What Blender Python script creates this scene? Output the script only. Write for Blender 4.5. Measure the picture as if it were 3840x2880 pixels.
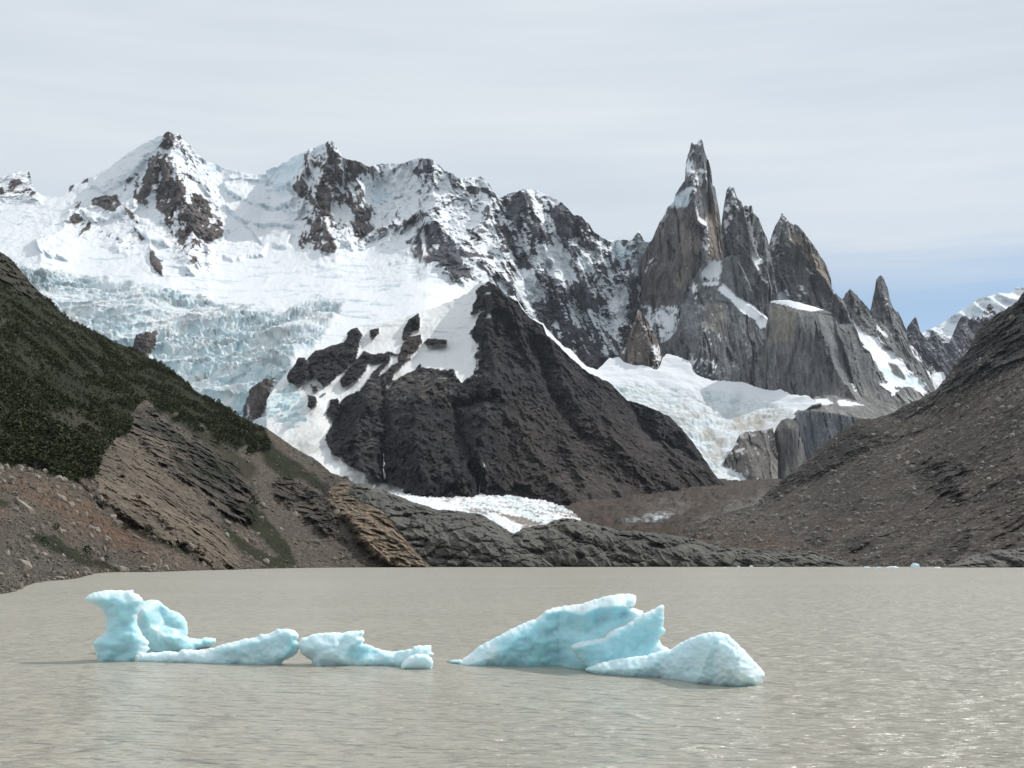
import bpy, math, random
import numpy as np
from mathutils import Vector
from mathutils.geometry import delaunay_2d_cdt

# ------------------------------------------------------------------ camera, light, sky
for o in list(bpy.data.objects): bpy.data.objects.remove(o)
scene = bpy.context.scene
COL = scene.collection
R = math.radians
rng = np.random.default_rng(7)
random.seed(7)

F, CX, CY, HOR, HC = 5120.0, 1920.0, 1440.0, 2105.0, 4.0      # focal length in photo pixels, centre, horizon row, eye height
PITCH = math.atan((HOR - CY) / F)
cam_d = bpy.data.cameras.new('camera'); cam = bpy.data.objects.new('camera', cam_d); COL.objects.link(cam)
cam_d.sensor_width = 36; cam_d.lens = F / 3840 * 36
cam_d.clip_start = 0.5; cam_d.clip_end = 60000
cam.location = (0, 0, HC); cam.rotation_euler = (math.pi / 2 + PITCH, 0, 0)
scene.camera = cam
scene.view_settings.view_transform = 'Standard'; scene.view_settings.look = 'None'
scene.view_settings.exposure = 0.0; scene.view_settings.gamma = 1

SUN_EL, SUN_AZ = R(44), R(54)                                  # azimuth clockwise from +Y (towards the mountains)
sun_dir = Vector((math.sin(SUN_AZ) * math.cos(SUN_EL), math.cos(SUN_AZ) * math.cos(SUN_EL), math.sin(SUN_EL)))
sd = bpy.data.lights.new('sun', 'SUN'); sd.energy = 3.1; sd.angle = R(0.6); sd.color = (1, .97, .93)
so = bpy.data.objects.new('sun', sd); COL.objects.link(so)
so.rotation_euler = (-sun_dir).to_track_quat('-Z', 'Y').to_euler()
so.location = (0, 0, 3000)

class NT:
    """tiny node helper"""
    def __init__(s, tree): s.t = tree; s.t.nodes.clear()
    def n(s, kind, ins=None, **kw):
        nd = s.t.nodes.new(kind)
        for k, v in kw.items(): setattr(nd, k, v)
        for k, v in (ins or {}).items():
            if isinstance(v, bpy.types.NodeSocket): s.t.links.new(v, nd.inputs[k])
            else: nd.inputs[k].default_value = v
        return nd
    def math(s, op, a, b=0.0, c=0.0, clamp=False):
        return s.n('ShaderNodeMath', {0: a, 1: b, 2: c}, operation=op, use_clamp=clamp).outputs[0]
    def ramp(s, fac, stops, interp='LINEAR'):
        nd = s.n('ShaderNodeValToRGB', {'Fac': fac}); r = nd.color_ramp; r.interpolation = interp
        while len(r.elements) < len(stops): r.elements.new(0.5)
        for e, (p, c) in zip(r.elements, stops):
            e.position = p; e.color = (c, c, c, 1) if isinstance(c, (int, float)) else (*c, 1)
        return nd.outputs['Color']
    def mix(s, fac, a, b, mode='MIX'):
        nd = s.n('ShaderNodeMix', data_type='RGBA', blend_type=mode)
        for i, v in ((0, fac), (6, a), (7, b)):
            if isinstance(v, bpy.types.NodeSocket): s.t.links.new(v, nd.inputs[i])
            else: nd.inputs[i].default_value = v if isinstance(v, (int, float)) else (*v, 1)
        return nd.outputs[2]

w = bpy.data.worlds.new('World'); scene.world = w; w.use_nodes = True
W = NT(w.node_tree)
sky = W.n('ShaderNodeTexSky', sky_type='NISHITA', sun_disc=False, sun_elevation=SUN_EL, sun_rotation=SUN_AZ, altitude=600, air_density=1.0, dust_density=0.15, ozone_density=2.0)
tc = W.n('ShaderNodeTexCoord').outputs['Generated']
sx = W.n('ShaderNodeSeparateXYZ', {0: tc})
zz = W.math('MAXIMUM', sx.outputs['Z'], 0.0)
mp = W.n('ShaderNodeMapping', {'Vector': tc, 'Scale': (1.3, 1.3, 6.0)})
n1 = W.n('ShaderNodeTexNoise', {'Vector': mp.outputs[0], 'Scale': 1.5, 'Detail': 3.0, 'Roughness': 0.42}).outputs['Fac']
mp2 = W.n('ShaderNodeMapping', {'Vector': tc, 'Scale': (2.5, 2.5, 34.0)})
n2 = W.n('ShaderNodeTexNoise', {'Vector': mp2.outputs[0], 'Scale': 2.2, 'Detail': 5.0, 'Roughness': 0.55, 'Distortion': 0.3}).outputs['Fac']
elv = W.math('ADD', zz, W.math('MULTIPLY', W.math('SUBTRACT', n1, 0.5), 0.06))
elv = W.math('ADD', elv, W.math('MULTIPLY', W.math('SUBTRACT', n2, 0.5), 0.035))
veil = W.ramp(elv, [(0.10, 0.05), (0.178, 0.08), (0.20, 0.40), (0.235, 0.90), (0.6, 0.97)], 'EASE')
low = W.ramp(zz, [(0.0, 0.22), (0.13, 0.0)])                     # pale air close to the horizon
veil = W.math('MAXIMUM', veil, low)
cl = W.ramp(n1, [(0.3, (6.2, 7.0, 7.8)), (0.5, (7.4, 8.05, 8.6)), (0.72, (8.6, 9.0, 9.3))])
cl2 = W.mix(0.22, cl, W.ramp(n2, [(0.3, (6.2, 6.95, 7.7)), (0.7, (8.5, 8.85, 9.1))]))
skc = W.mix(veil, sky.outputs[0], cl2)
W.n('ShaderNodeOutputWorld', {0: W.n('ShaderNodeBackground', {'Color': skc, 'Strength': 0.10}).outputs[0]})

# ------------------------------------------------------------------ numpy noise
PERM = np.random.default_rng(11).permutation(256).astype(np.int32); PERM = np.concatenate([PERM, PERM, PERM])
GR = np.array([[1,1,0],[-1,1,0],[1,-1,0],[-1,-1,0],[1,0,1],[-1,0,1],[1,0,-1],[-1,0,-1],[0,1,1],[0,-1,1],[0,1,-1],[0,-1,-1],[1,1,0],[-1,1,0],[0,-1,1],[0,-1,-1]], np.float32)
def perlin(x, y, z, seed=0):
    x = np.asarray(x, np.float32) + seed * 17.31; y = np.asarray(y, np.float32) + seed * 5.77; z = np.asarray(z, np.float32) + seed * 9.13
    x, y, z = np.broadcast_arrays(x, y, z)
    fx, fy, fz = np.floor(x), np.floor(y), np.floor(z)
    xi, yi, zi = fx.astype(np.int32) & 255, fy.astype(np.int32) & 255, fz.astype(np.int32) & 255
    x, y, z = x - fx, y - fy, z - fz
    u, v, t = (a * a * a * (a * (a * 6 - 15) + 10) for a in (x, y, z))
    def g(i, j, k):
        h = PERM[PERM[PERM[xi + i] + yi + j] + zi + k] & 15
        gg = GR[h]
        return gg[..., 0] * (x - i) + gg[..., 1] * (y - j) + gg[..., 2] * (z - k)
    def l(a, b, f): return a + (b - a) * f
    return l(l(l(g(0,0,0), g(1,0,0), u), l(g(0,1,0), g(1,1,0), u), v), l(l(g(0,0,1), g(1,0,1), u), l(g(0,1,1), g(1,1,1), u), v), t)
def fbm(x, y, z, octv=5, gain=0.5, lac=2.03, seed=0):
    s = 0; a = 1.0; n = 0
    for i in range(octv):
        s = s + a * perlin(x, y, z, seed + i * 3); n += a
        a *= gain; x = x * lac; y = y * lac; z = z * lac
    return s / n * 1.6
def ridged(x, y, z, octv=5, gain=0.55, lac=2.03, seed=0):
    s = 0; a = 1.0; n = 0; wgt = 1.0
    for i in range(octv):
        r = 1 - np.abs(perlin(x, y, z, seed + i * 3)) * 1.9
        r = np.clip(r, 0, 1) ** 2 * wgt
        s = s + a * r; n += a; wgt = np.clip(r * 1.6, 0.15, 1)
        a *= gain; x = x * lac; y = y * lac; z = z * lac
    return s / n * 1.5
def worley(x, y, z, seed=0):
    """distances F1, F2 and a random value of the nearest cell"""
    fx, fy, fz = np.floor(x), np.floor(y), np.floor(z)
    f1 = np.full(x.shape, 9.0, np.float32); f2 = f1.copy(); idv = np.zeros(x.shape, np.float32)
    for i in (-1, 0, 1):
        for j in (-1, 0, 1):
            for k in (-1, 0, 1):
                a = (fx + i + seed).astype(np.int32) & 255; b = (fy + j).astype(np.int32) & 255; c = (fz + k).astype(np.int32) & 255
                h = PERM[PERM[PERM[a] + b] + c]
                px = fx + i + h / 256.0; py = fy + j + PERM[h + 7] / 256.0; pz = fz + k + PERM[h + 31] / 256.0
                d = (px - x) ** 2 + (py - y) ** 2 + (pz - z) ** 2
                m = d < f1
                f2 = np.where(m, f1, np.minimum(f2, d)); idv = np.where(m, PERM[h + 77] / 255.0, idv); f1 = np.where(m, d, f1)
    return np.sqrt(f1), np.sqrt(f2), idv
def sstep(a, b, x):
    t = np.clip((x - a) / (b - a), 0, 1); return t * t * (3 - 2 * t)

# ------------------------------------------------------------------ placing points of the photograph in the world
def ray(px, py):
    u = -(np.asarray(py, float) - CY) / F; s = (np.asarray(px, float) - CX) / F
    cy = math.cos(PITCH) - math.sin(PITCH) * u; cz = math.sin(PITCH) + math.cos(PITCH) * u
    return s / cy, cz / cy                                        # x and z per metre of forward distance
def at(px, py, D):
    a, b = ray(px, py); return np.stack([a * D, np.broadcast_to(D, np.shape(a * D)), HC + b * D], -1)
def tps(cps):
    c = np.array(cps, float); xy = c[:, :2] / 1000; n = len(c)
    def k(r2): return 0.5 * r2 * np.log(r2 + 1e-9)
    d2 = ((xy[:, None] - xy[None]) ** 2).sum(-1)
    A = np.zeros((n + 3, n + 3)); A[:n, :n] = k(d2) + np.eye(n) * 1e-4; A[:n, n] = 1; A[:n, n + 1:] = xy; A[n, :n] = 1; A[n + 1:, :n] = xy.T
    w_ = np.linalg.solve(A, np.concatenate([np.log(c[:, 2]), [0, 0, 0]]))
    def f(x, y):
        x = x / 1000; y = y / 1000; r = w_[n] + w_[n + 1] * x + w_[n + 2] * y
        for i in range(n): r = r + w_[i] * k((x - xy[i, 0]) ** 2 + (y - xy[i, 1]) ** 2)
        return np.exp(r)
    return f
def poly_sd(x, y, pts):
    """signed distance (px), positive inside"""
    d = np.full(x.shape, 1e9); ins = np.zeros(x.shape, bool); n = len(pts)
    for i in range(n):
        (x1, y1), (x2, y2) = pts[i], pts[(i + 1) % n]
        ex, ey = x2 - x1, y2 - y1; t = np.clip(((x - x1) * ex + (y - y1) * ey) / (ex * ex + ey * ey + 1e-9), 0, 1)
        d = np.minimum(d, (x - x1 - t * ex) ** 2 + (y - y1 - t * ey) ** 2)
        c = ((y1 > y) != (y2 > y))
        if y2 != y1: ins ^= c & (x < ex * (y - y1) / ey + x1)
    return np.where(ins, 1, -1) * np.sqrt(d)
def line_d(x, y, pts):
    d = np.full(x.shape, 1e9)
    for (x1, y1), (x2, y2) in zip(pts[:-1], pts[1:]):
        ex, ey = x2 - x1, y2 - y1; t = np.clip(((x - x1) * ex + (y - y1) * ey) / (ex * ex + ey * ey + 1e-9), 0, 1)
        d = np.minimum(d, (x - x1 - t * ex) ** 2 + (y - y1 - t * ey) ** 2)
    return np.sqrt(d)
def interp(pts):
    a = np.array(pts, float); return lambda x: np.interp(x, a[:, 0], a[:, 1])
def field(x, y, base, items):
    """items: (polygon, value, softness px, wobble px)"""
    f = np.full(x.shape, float(base)); wob = fbm(x / 42, y / 42, 0 * x, 4, 0.6, seed=40)
    for pts, val, soft, wb in items:
        s = sstep(-soft, soft, poly_sd(x, y, pts) + wob * wb)
        f = f * (1 - s) + val * s
    return f

STEP = 3.85
def make_mesh(name, co, quads, tris=None, smooth=None, attrs=None, mat=None, kind='structure', parent=None):
    me = bpy.data.meshes.new(name)
    nq = len(quads) if quads is not None else 0; nt = len(tris) if tris is not None else 0
    me.vertices.add(len(co)); me.vertices.foreach_set('co', np.asarray(co, np.float32).ravel())
    me.loops.add(nq * 4 + nt * 3); me.polygons.add(nq + nt)
    li = np.concatenate([np.asarray(quads).ravel() if nq else np.zeros(0, int), np.asarray(tris).ravel() if nt else np.zeros(0, int)]).astype(np.int32)
    me.loops.foreach_set('vertex_index', li)
    st = np.concatenate([np.arange(nq) * 4, nq * 4 + np.arange(nt) * 3]).astype(np.int32)
    me.polygons.foreach_set('loop_start', st)
    if smooth is not None: me.polygons.foreach_set('use_smooth', np.broadcast_to(np.asarray(smooth, bool), (nq + nt,)).copy())
    me.update(calc_edges=True)
    for k, v in (attrs or {}).items():
        v = np.asarray(v, np.float32)
        if v.ndim == 2:
            a = me.attributes.new(k, 'FLOAT_COLOR', 'POINT')
            a.data.foreach_set('color', np.concatenate([v, np.ones((len(v), 1), np.float32)], 1).ravel())
        else:
            a = me.attributes.new(k, 'FLOAT', 'POINT'); a.data.foreach_set('value', v)
    if mat: me.materials.append(mat)
    o = bpy.data.objects.new(name, me); COL.objects.link(o)
    if kind: o['kind'] = kind
    if parent: o.parent = parent
    return o

def normals(P):
    du = np.gradient(P, axis=0); dv = np.gradient(P, axis=1)
    n = np.cross(du, dv); n /= np.linalg.norm(n, axis=-1, keepdims=True) + 1e-9
    return n * np.where((n[..., 1:2] > 0) & (n[..., 2:3] < 0.2), -1, 1)

class Sheet:
    """a piece of terrain: columns over the picture's x, rows from its foot to its skyline, every point at its own distance"""
    def __init__(s, name, x0, x1, top, bot, cps, step=STEP, jag=0, jscale=14, seed=1, pw=1.0, env=45):
        s.name = name
        xs = np.arange(x0, x1 + step, step)
        T = interp(top)(xs) if isinstance(top, list) else top + 0 * xs
        B = interp(bot)(xs) if isinstance(bot, list) else bot + 0 * xs
        if jag: T = T + jag * (fbm(xs / jscale, 0 * xs, 0 * xs, 4, 0.6, seed=seed) - 0.1)
        T = np.minimum(T, B - 2)
        k = max(1, int(env / step)); Tp = np.pad(T, k, mode='edge')
        E = np.min([Tp[i:i + len(T)] for i in range(2 * k + 1)], 0); Ep = np.pad(E, k, mode='edge')
        E = np.mean([Ep[i:i + len(T)] for i in range(2 * k + 1)], 0); E = np.minimum(E, T)   # smooth row envelope above a jagged skyline
        ny = max(12, int((B - E).max() / step * pw))
        v = np.linspace(0, 1, ny)
        s.x = np.repeat(xs[:, None], ny, 1); s.y = np.maximum(B[:, None] + (E - B)[:, None] * v[None], T[:, None])
        s.D = tps(cps)(s.x, s.y) if isinstance(cps, list) else cps(s.x, s.y)
        s.nx, s.ny = s.x.shape
        s.refresh()
    def refresh(s): s.P = at(s.x, s.y, s.D)
    def warp(s, k):
        if not hasattr(s, 'w1'): s.w1 = fbm(s.x / 70, s.y / 70, 0 * s.x, 4, .62, seed=201); s.w2 = fbm(s.x / 70, s.y / 70, 0 * s.x, 4, .62, seed=207)
        return s.x + k * s.w1, s.y + k * s.w2
    def ridge(s, pts, amp, width, sharp=1.0):
        d = line_d(*s.warp(min(30, width * .8)), pts); s.D = s.D - amp * np.exp(-(d / width) ** sharp); s.refresh()
    def step_(s, pts, amp, soft=6):
        """everything inside the polygon moves nearer (positive) or farther"""
        s.D = s.D - amp * sstep(-soft, soft, poly_sd(*s.warp(min(16, soft * 1.2)), pts)); s.refresh()
    def push(s, h): s.D = s.D - h; s.refresh()                 # towards the viewer's side
    def lift(s, h): s.P[..., 2] += h
    def build(s, col, snow, mat, back=True, smooth_at=0.5, backslope=1.3, lenb=1.0, flat=False, kind='structure', parent=None, extra=None):
        P = s.P; nx, ny = s.nx, s.ny
        if back:
            top = P[:, -1]; rows = []
            h = np.maximum(20, (top[:, 2] - P[:, 0, 2])) * lenb
            for f_ in (0.03, 0.15, 0.5, 1.0):
                q = top.copy(); q[:, 1] += h * f_ / backslope; q[:, 2] -= h * f_
                q[:, 0] *= q[:, 1] / top[:, 1] * 0 + 1
                rows.append(q[:, None])
            P = np.concatenate([P] + rows, 1)
            pad = lambda a: np.concatenate([a] + [a[:, -1:]] * 4, 1)
            col = pad(col); snow = pad(snow)
            if extra: extra = {k: pad(v) for k, v in extra.items()}
            ny = ny + 4
        idx = np.arange(nx * ny).reshape(nx, ny)
        q = np.stack([idx[:-1, :-1], idx[1:, :-1], idx[1:, 1:], idx[:-1, 1:]], -1).reshape(-1, 4)
        sm = (snow.reshape(-1)[q].mean(1) > smooth_at) & (not flat)
        at_ = {'Col': col.reshape(-1, 3), 'snow': snow.reshape(-1)}
        if extra: at_.update({k: v.reshape(-1) for k, v in extra.items()})
        return make_mesh(s.name, P.reshape(-1, 3), q, None, sm, at_, mat, kind, parent)
    def pos(s, px, py):
        """world position on the sheet under a photo pixel"""
        i = int(np.clip(round((px - s.x[0, 0]) / (s.x[1, 0] - s.x[0, 0])), 0, s.nx - 1)); j = int(np.abs(s.y[i] - py).argmin())
        return s.P[i, j]

def rgb(*c): return np.array(c, float)
def lerp(a, b, t): return a + (b - a) * t[..., None]
def tint(shape, c): return np.zeros((*shape, 3)) + rgb(*c)

# ------------------------------------------------------------------ materials
def terrain_mat(name, scale, bump=0.4, dist=2.0, var=0.35, snow_bump=0.25, rough=0.9, zs=1.0):
    m = bpy.data.materials.new(name); m.use_nodes = True; N = NT(m.node_tree)
    col = N.n('ShaderNodeAttribute', attribute_name='Col').outputs['Color']
    sn = N.n('ShaderNodeAttribute', attribute_name='snow').outputs['Fac']
    pos = N.n('ShaderNodeMapping', {'Vector': N.n('ShaderNodeNewGeometry').outputs['Position'], 'Scale': (1, zs, zs)}).outputs[0]
    a = N.n('ShaderNodeTexNoise', {'Vector': pos, 'Scale': scale, 'Detail': 6.0, 'Roughness': 0.62}).outputs['Fac']
    b = N.n('ShaderNodeTexNoise', {'Vector': pos, 'Scale': scale * 4.3, 'Detail': 4.0, 'Roughness': 0.6}).outputs['Fac']
    v1 = N.ramp(a, [(0.3, 1 - var), (0.7, 1 + var)]); v2 = N.ramp(b, [(0.3, 1 - var), (0.7, 1 + var)])
    rc = N.mix(1.0, N.mix(1.0, col, v1, 'MULTIPLY'), v2, 'MULTIPLY')
    c = N.mix(sn, rc, col)
    h = N.math('ADD', a, N.math('MULTIPLY', b, 0.45))
    st = N.math('MULTIPLY', N.math('SUBTRACT', 1.0, N.math('MULTIPLY', sn, 1 - snow_bump)), bump)
    bp = N.n('ShaderNodeBump', {'Height': h, 'Strength': st, 'Distance': dist})
    rg = N.math('SUBTRACT', rough, N.math('MULTIPLY', sn, 0.3))
    p = N.n('ShaderNodeBsdfPrincipled', {'Base Color': c, 'Roughness': rg, 'Specular IOR Level': 0.12, 'Normal': bp.outputs[0]})
    N.n('ShaderNodeOutputMaterial', {0: p.outputs[0]})
    return m
M_far = terrain_mat('alpine_rock_and_snow', 0.03, 0.9, 22, 0.3, zs=.7)
M_wall = terrain_mat('granite_wall', 0.05, 0.9, 16, 0.3, zs=.22)
M_mid = terrain_mat('dark_rock', 0.07, 1.0, 16, 0.55, zs=.8)
M_ice = terrain_mat('glacier_ice', 0.04, 0.4, 6, 0.08, 0.8)
M_near = terrain_mat('hill_ground', 0.30, 0.8, 2.0, 0.45)
M_bar = terrain_mat('ice_polished_rock', 0.22, 0.7, 1.6, 0.25, rough=0.8)

SNOW = rgb(.80, .815, .84)
# ------------------------------------------------------------------ snow range with icefall
def XYZ(s, k): return s.P[..., 0] / k, s.P[..., 1] / k, s.P[..., 2] / k
def u01(n, sc=0.33):
    z = (n - n.mean()) / (n.std() + 1e-6); return 1 / (1 + np.exp(-1.7 * z))

ridge_top = [(-260,705),(-100,690),(0,667),(35,653),(70,644),(94,642),(106,638),(112,647),(117,682),(138,717),(170,738),(235,741),(250,729),(259,700),(282,688),(300,682),(323,671),(353,659),(411,629),(470,582),(529,544),(588,515),(611,506),(624,496),(632,489),(646,502),(673,503),(682,523),(717,550),(740,576),(770,603),(805,615),(852,635),(893,644),(929,641),(964,656),(999,653),(1020,647),(1040,626),(1087,603),(1134,582),(1175,553),(1222,538),(1240,524),(1252,535),(1264,559),(1278,576),(1282,588),(1300,597),(1329,600),(1364,615),(1382,626),(1435,615),(1488,615),(1529,606),(1564,594),(1611,594),(1635,609),(1664,638),(1699,653),(1717,670),(1752,665),(1805,665),(1834,688),(1846,717),(1870,741),(1887,738),(1905,726),(1940,720),(1964,707),(2023,717),(2058,735),(2099,753),(2140,794),(2152,806),(2181,811),(2211,841),(2222,864),(2258,894),(2280,902),(2310,900),(2350,902),(2370,900),(2385,880),(2395,864),(2405,885),(2420,910),(2440,905),(2500,905),(2560,905)]
S = Sheet('snow_mountain_range', -260, 2560, ridge_top,
    [(-260,960),(0,1040),(250,1260),(560,1400),(760,1540),(1000,1680),(1180,1790),(1300,1850),(1560,1880),(1600,1520),(1850,1330),(2050,1420),(2150,1450),(2560,1450)],
    [(-260,700,7600),(0,660,7600),(300,690,7300),(632,490,7500),(1000,650,7500),(1240,525,7400),(1600,595,7300),(1970,707,7100),(2200,850,7000),(2500,900,6900),
     (0,930,5900),(400,960,5900),(760,960,6200),(1100,930,6500),(1350,980,6300),(1560,980,6100),(1800,1060,5900),(2000,1250,6300),(2200,1390,6550),(2400,1380,6650),(2560,1440,6650),
     (100,1040,5300),(500,1080,5300),(900,1120,5300),(1300,1100,5300),(1600,1140,4900),(300,1250,4700),(700,1300,4500),(1100,1300,4300),(1500,1350,4250),(850,1480,4000),(1150,1550,3700),(1250,1750,3300),(1430,1820,3200),(1600,1500,4100),(-260,1000,5500)], jag=5, jscale=16, seed=3)
x, y = S.x, S.y
# big buttresses and cirques
for pts, a, wd in [([(632,490),(640,600),(690,720),(720,950)], 330, 90), ([(632,490),(540,600),(330,730),(150,950)], 170, 70), ([(1240,525),(1200,650),(1180,780),(1230,930)], 300, 80),
                   ([(1240,540),(1320,690),(1310,900)], 150, 45), ([(1611,594),(1640,760),(1600,840),(1540,950)], 230, 75), ([(1600,800),(1700,900),(1800,1040)], 190, 50), ([(1380,640),(1370,700),(1340,850),(1310,900)], 120, 40),
                   ([(1830,690),(1850,850),(1950,1100),(2060,1250)], 180, 60), ([(1964,707),(2010,830),(2100,1050),(2190,1350)], 220, 70), ([(2181,811),(2200,950),(2290,1150),(2330,1330)], 150, 50),
                   ([(2395,864),(2370,960),(2340,1100),(2300,1330)], 160, 45), ([(1490,620),(1480,760),(1450,900)], 120, 40), ([(2090,760),(2130,900),(2210,1100),(2240,1370)], 120, 35),
                   ([(830,640),(800,760),(840,900)], -160, 80), ([(1040,640),(1010,780),(960,900)], -150, 70), ([(1880,740),(1900,900),(2010,1150)], -200, 45), ([(2310,905),(2330,960),(2340,1010)], -160, 30), ([(420,760),(560,850),(560,960)], 90, 60)]:
    S.ridge(pts, a, wd)
wallness = field(x, y, 0.15, [
    ([(560,640),(632,480),(760,590),(860,830),(790,1000),(700,1010),(600,880)], 1, 30, 20),
    ([(1080,700),(1230,500),(1300,560),(1380,560),(1620,560),(1850,640),(2000,660),(2200,760),(2560,860),(2600,1480),(2050,1470),(1780,1090),(1560,950),(1380,930),(1120,950)], 1, 25, 20),
    ([(-300,640),(120,620),(150,760),(-300,760)], .8, 20, 10),
    ([(240,790),(480,700),(560,800),(480,950),(260,880)], .6, 25, 15)])
ice_poly = [(60,1000),(235,1023),(411,1046),(500,1070),(676,1099),(882,1152),(1040,1172),(1200,1120),(1290,1130),(1260,1200),(1230,1240),(1180,1300),(1120,1330),(1080,1400),(1060,1440),(1100,1500),(1140,1560),(1080,1590),(1030,1500),(930,1620),(700,1560),(300,1400),(-300,1150),(-300,990)]
icef = sstep(-14, 16, poly_sd(x, y, ice_poly) + 26 * fbm(x / 60, y / 30, 0 * x, 4, seed=77))
icef2 = field(x, y, 0, [([(-300,850),(60,880),(220,900),(300,930),(250,975),(60,960),(-300,980)], .35, 15, 25), ([(850,640),(1100,640),(1110,800),(1060,900),(900,800)], .35, 20, 35), ([(560,800),(640,820),(640,880),(540,870)], .4, 10, 15),
                        ([(770,915),(1000,915),(1010,960),(800,985)], .4, 10, 20), ([(560,1050),(1000,1120),(1250,1130),(1000,1175),(700,1110)], .3, 12, 15)])
a, b, c = XYZ(S, 1.0)
wx = 60 * fbm(a / 260, b / 260, c / 260, 3, seed=5); wz = 60 * fbm(a / 260, b / 260, c / 260, 3, seed=9)
rd = ridged((a + wx) / 260, b / 1500, (c + wz) / 620, 7, 0.62, seed=2)
fl = fbm((a + .35 * c + wx) / 26, b / 500, c / 190, 3, 0.6, seed=14)
fr = fbm(a / 40, b / 40, c / 40, 4, 0.65, seed=21)
lowf = fbm(a / 500, b / 500, c / 300, 4, 0.5, seed=61)
S.push(wallness * (rd * 170 + fl * 26 + fr * 20) + (1 - wallness) * (lowf * 40 + sstep(960, 820, y) * (fl * 9 + 26 * ridged((a + wx) / 140, b / 900, (c + wz) / 160, 5, .55, seed=17))))
wf1, wf2, wid = worley((a + wx * .6 + .2 * c) / 46, b / 500, c / 100, 3); vf1, vf2, vid = worley((a + wx * .3) / 18, b / 400, c / 40, 5)
S.push(wallness * (38 * (1 - wf1) + 26 * (wid - .5) + 16 * (1 - vf1) + 10 * (vid - .5)))
# hanging ice shelves on the snow flanks
for pl, am in [([(830,690),(900,705),(1000,700),(1090,720),(1110,760),(1040,790),(940,770),(850,730)], 55), ([(840,770),(930,760),(990,790),(1080,800),(1110,850),(1000,860),(900,830)], 50), ([(1000,640),(1060,620),(1110,600),(1180,560),(1170,640),(1130,700),(1060,720),(1000,690)], 70),
    ([(930,850),(1040,840),(1100,880),(1080,930),(980,920)], 40), ([(300,790),(420,740),(560,700),(600,740),(480,800),(360,840)], 35), ([(500,860),(560,870),(625,900),(630,930),(560,910)], 45), ([(140,900),(260,880),(300,930),(250,975),(160,950)], 50), ([(780,925),(900,915),(1000,925),(990,960),(860,975),(780,960)], 45), ([(560,640),(620,520),(600,640),(540,760),(480,780)], 40), ([(340,700),(480,600),(560,570),(520,650),(400,730)], 40)]:
    S.P[..., 1] -= am * sstep(-7, 7, poly_sd(x + 14 * fbm(x / 40, y / 40, 0 * x, 4, seed=141), y + 14 * fbm(x / 40, y / 40, 0 * x, 4, seed=143), pl))
# crevassed icefall: stepped blocks
qx = a / 62 + 0.7 * fbm(a / 90, b / 90, c / 90, 3, seed=31); qz = c / 17 + (a / 190) + 1.3 * fbm(a / 120, b / 120, c / 60, 3, seed=33)
f1, f2, idv = worley(qx, b / 130, qz, 5)
f1b, f2b, idb = worley(qx * 2.3, b / 60, qz * 2.1, 9)
serac = (idv - .5) * 11 + (idb - .5) * 7 - 7 * (1 - sstep(0, .3, f2 - f1)) - 4 * (1 - sstep(0, .3, f2b - f1b)) + 16 * fbm(a / 45, b / 45, c / 16, 5, .65, seed=38)
arc = (c + .00035 * (a + 900) ** 2 * .4 + 25 * fbm(a / 200, b / 200, c / 200, 3, seed=46)) 
band = ridged(a / 420, b / 800, arc / 34, 4, .6, seed=47)
big = fbm(a / 330, b / 330, c / 150, 3, seed=37) * 45
patch = sstep(-.25, .45, fbm(a / 420, b / 420, c / 260, 3, seed=52) + .12)
serac = serac * (0.25 + .6 * patch) + 9 * (band - .5)
crev = -np.clip(ridged((a + b * .3) / 420, b / 260, (c + a * .12 + 30 * lowf) / 90, 5, .6, seed=44) - .8, 0, 1) * 22
S.lift(icef * (serac + big) + icef2 * (serac * .45 + big * .3) + (1 - np.maximum(icef, wallness)) * crev * .7 * sstep(900, 960, y))
S.P[..., 1] -= icef * serac * .9
nunat = [[(505,1276),(523,1241),(558,1235),(588,1229),(588,1253),(576,1288),(552,1330),(529,1335),(505,1305)], [(1028,1441),(1028,1476),(999,1523),(946,1582),(905,1570),(930,1511),(999,1452)], [(563,925),(611,985),(611,1030),(590,1020),(566,985)]]
for p in nunat: S.P[..., 1] -= 45 * sstep(-8, 14, poly_sd(x, y, p) + 8 * fr)
n = normals(S.P)
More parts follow.
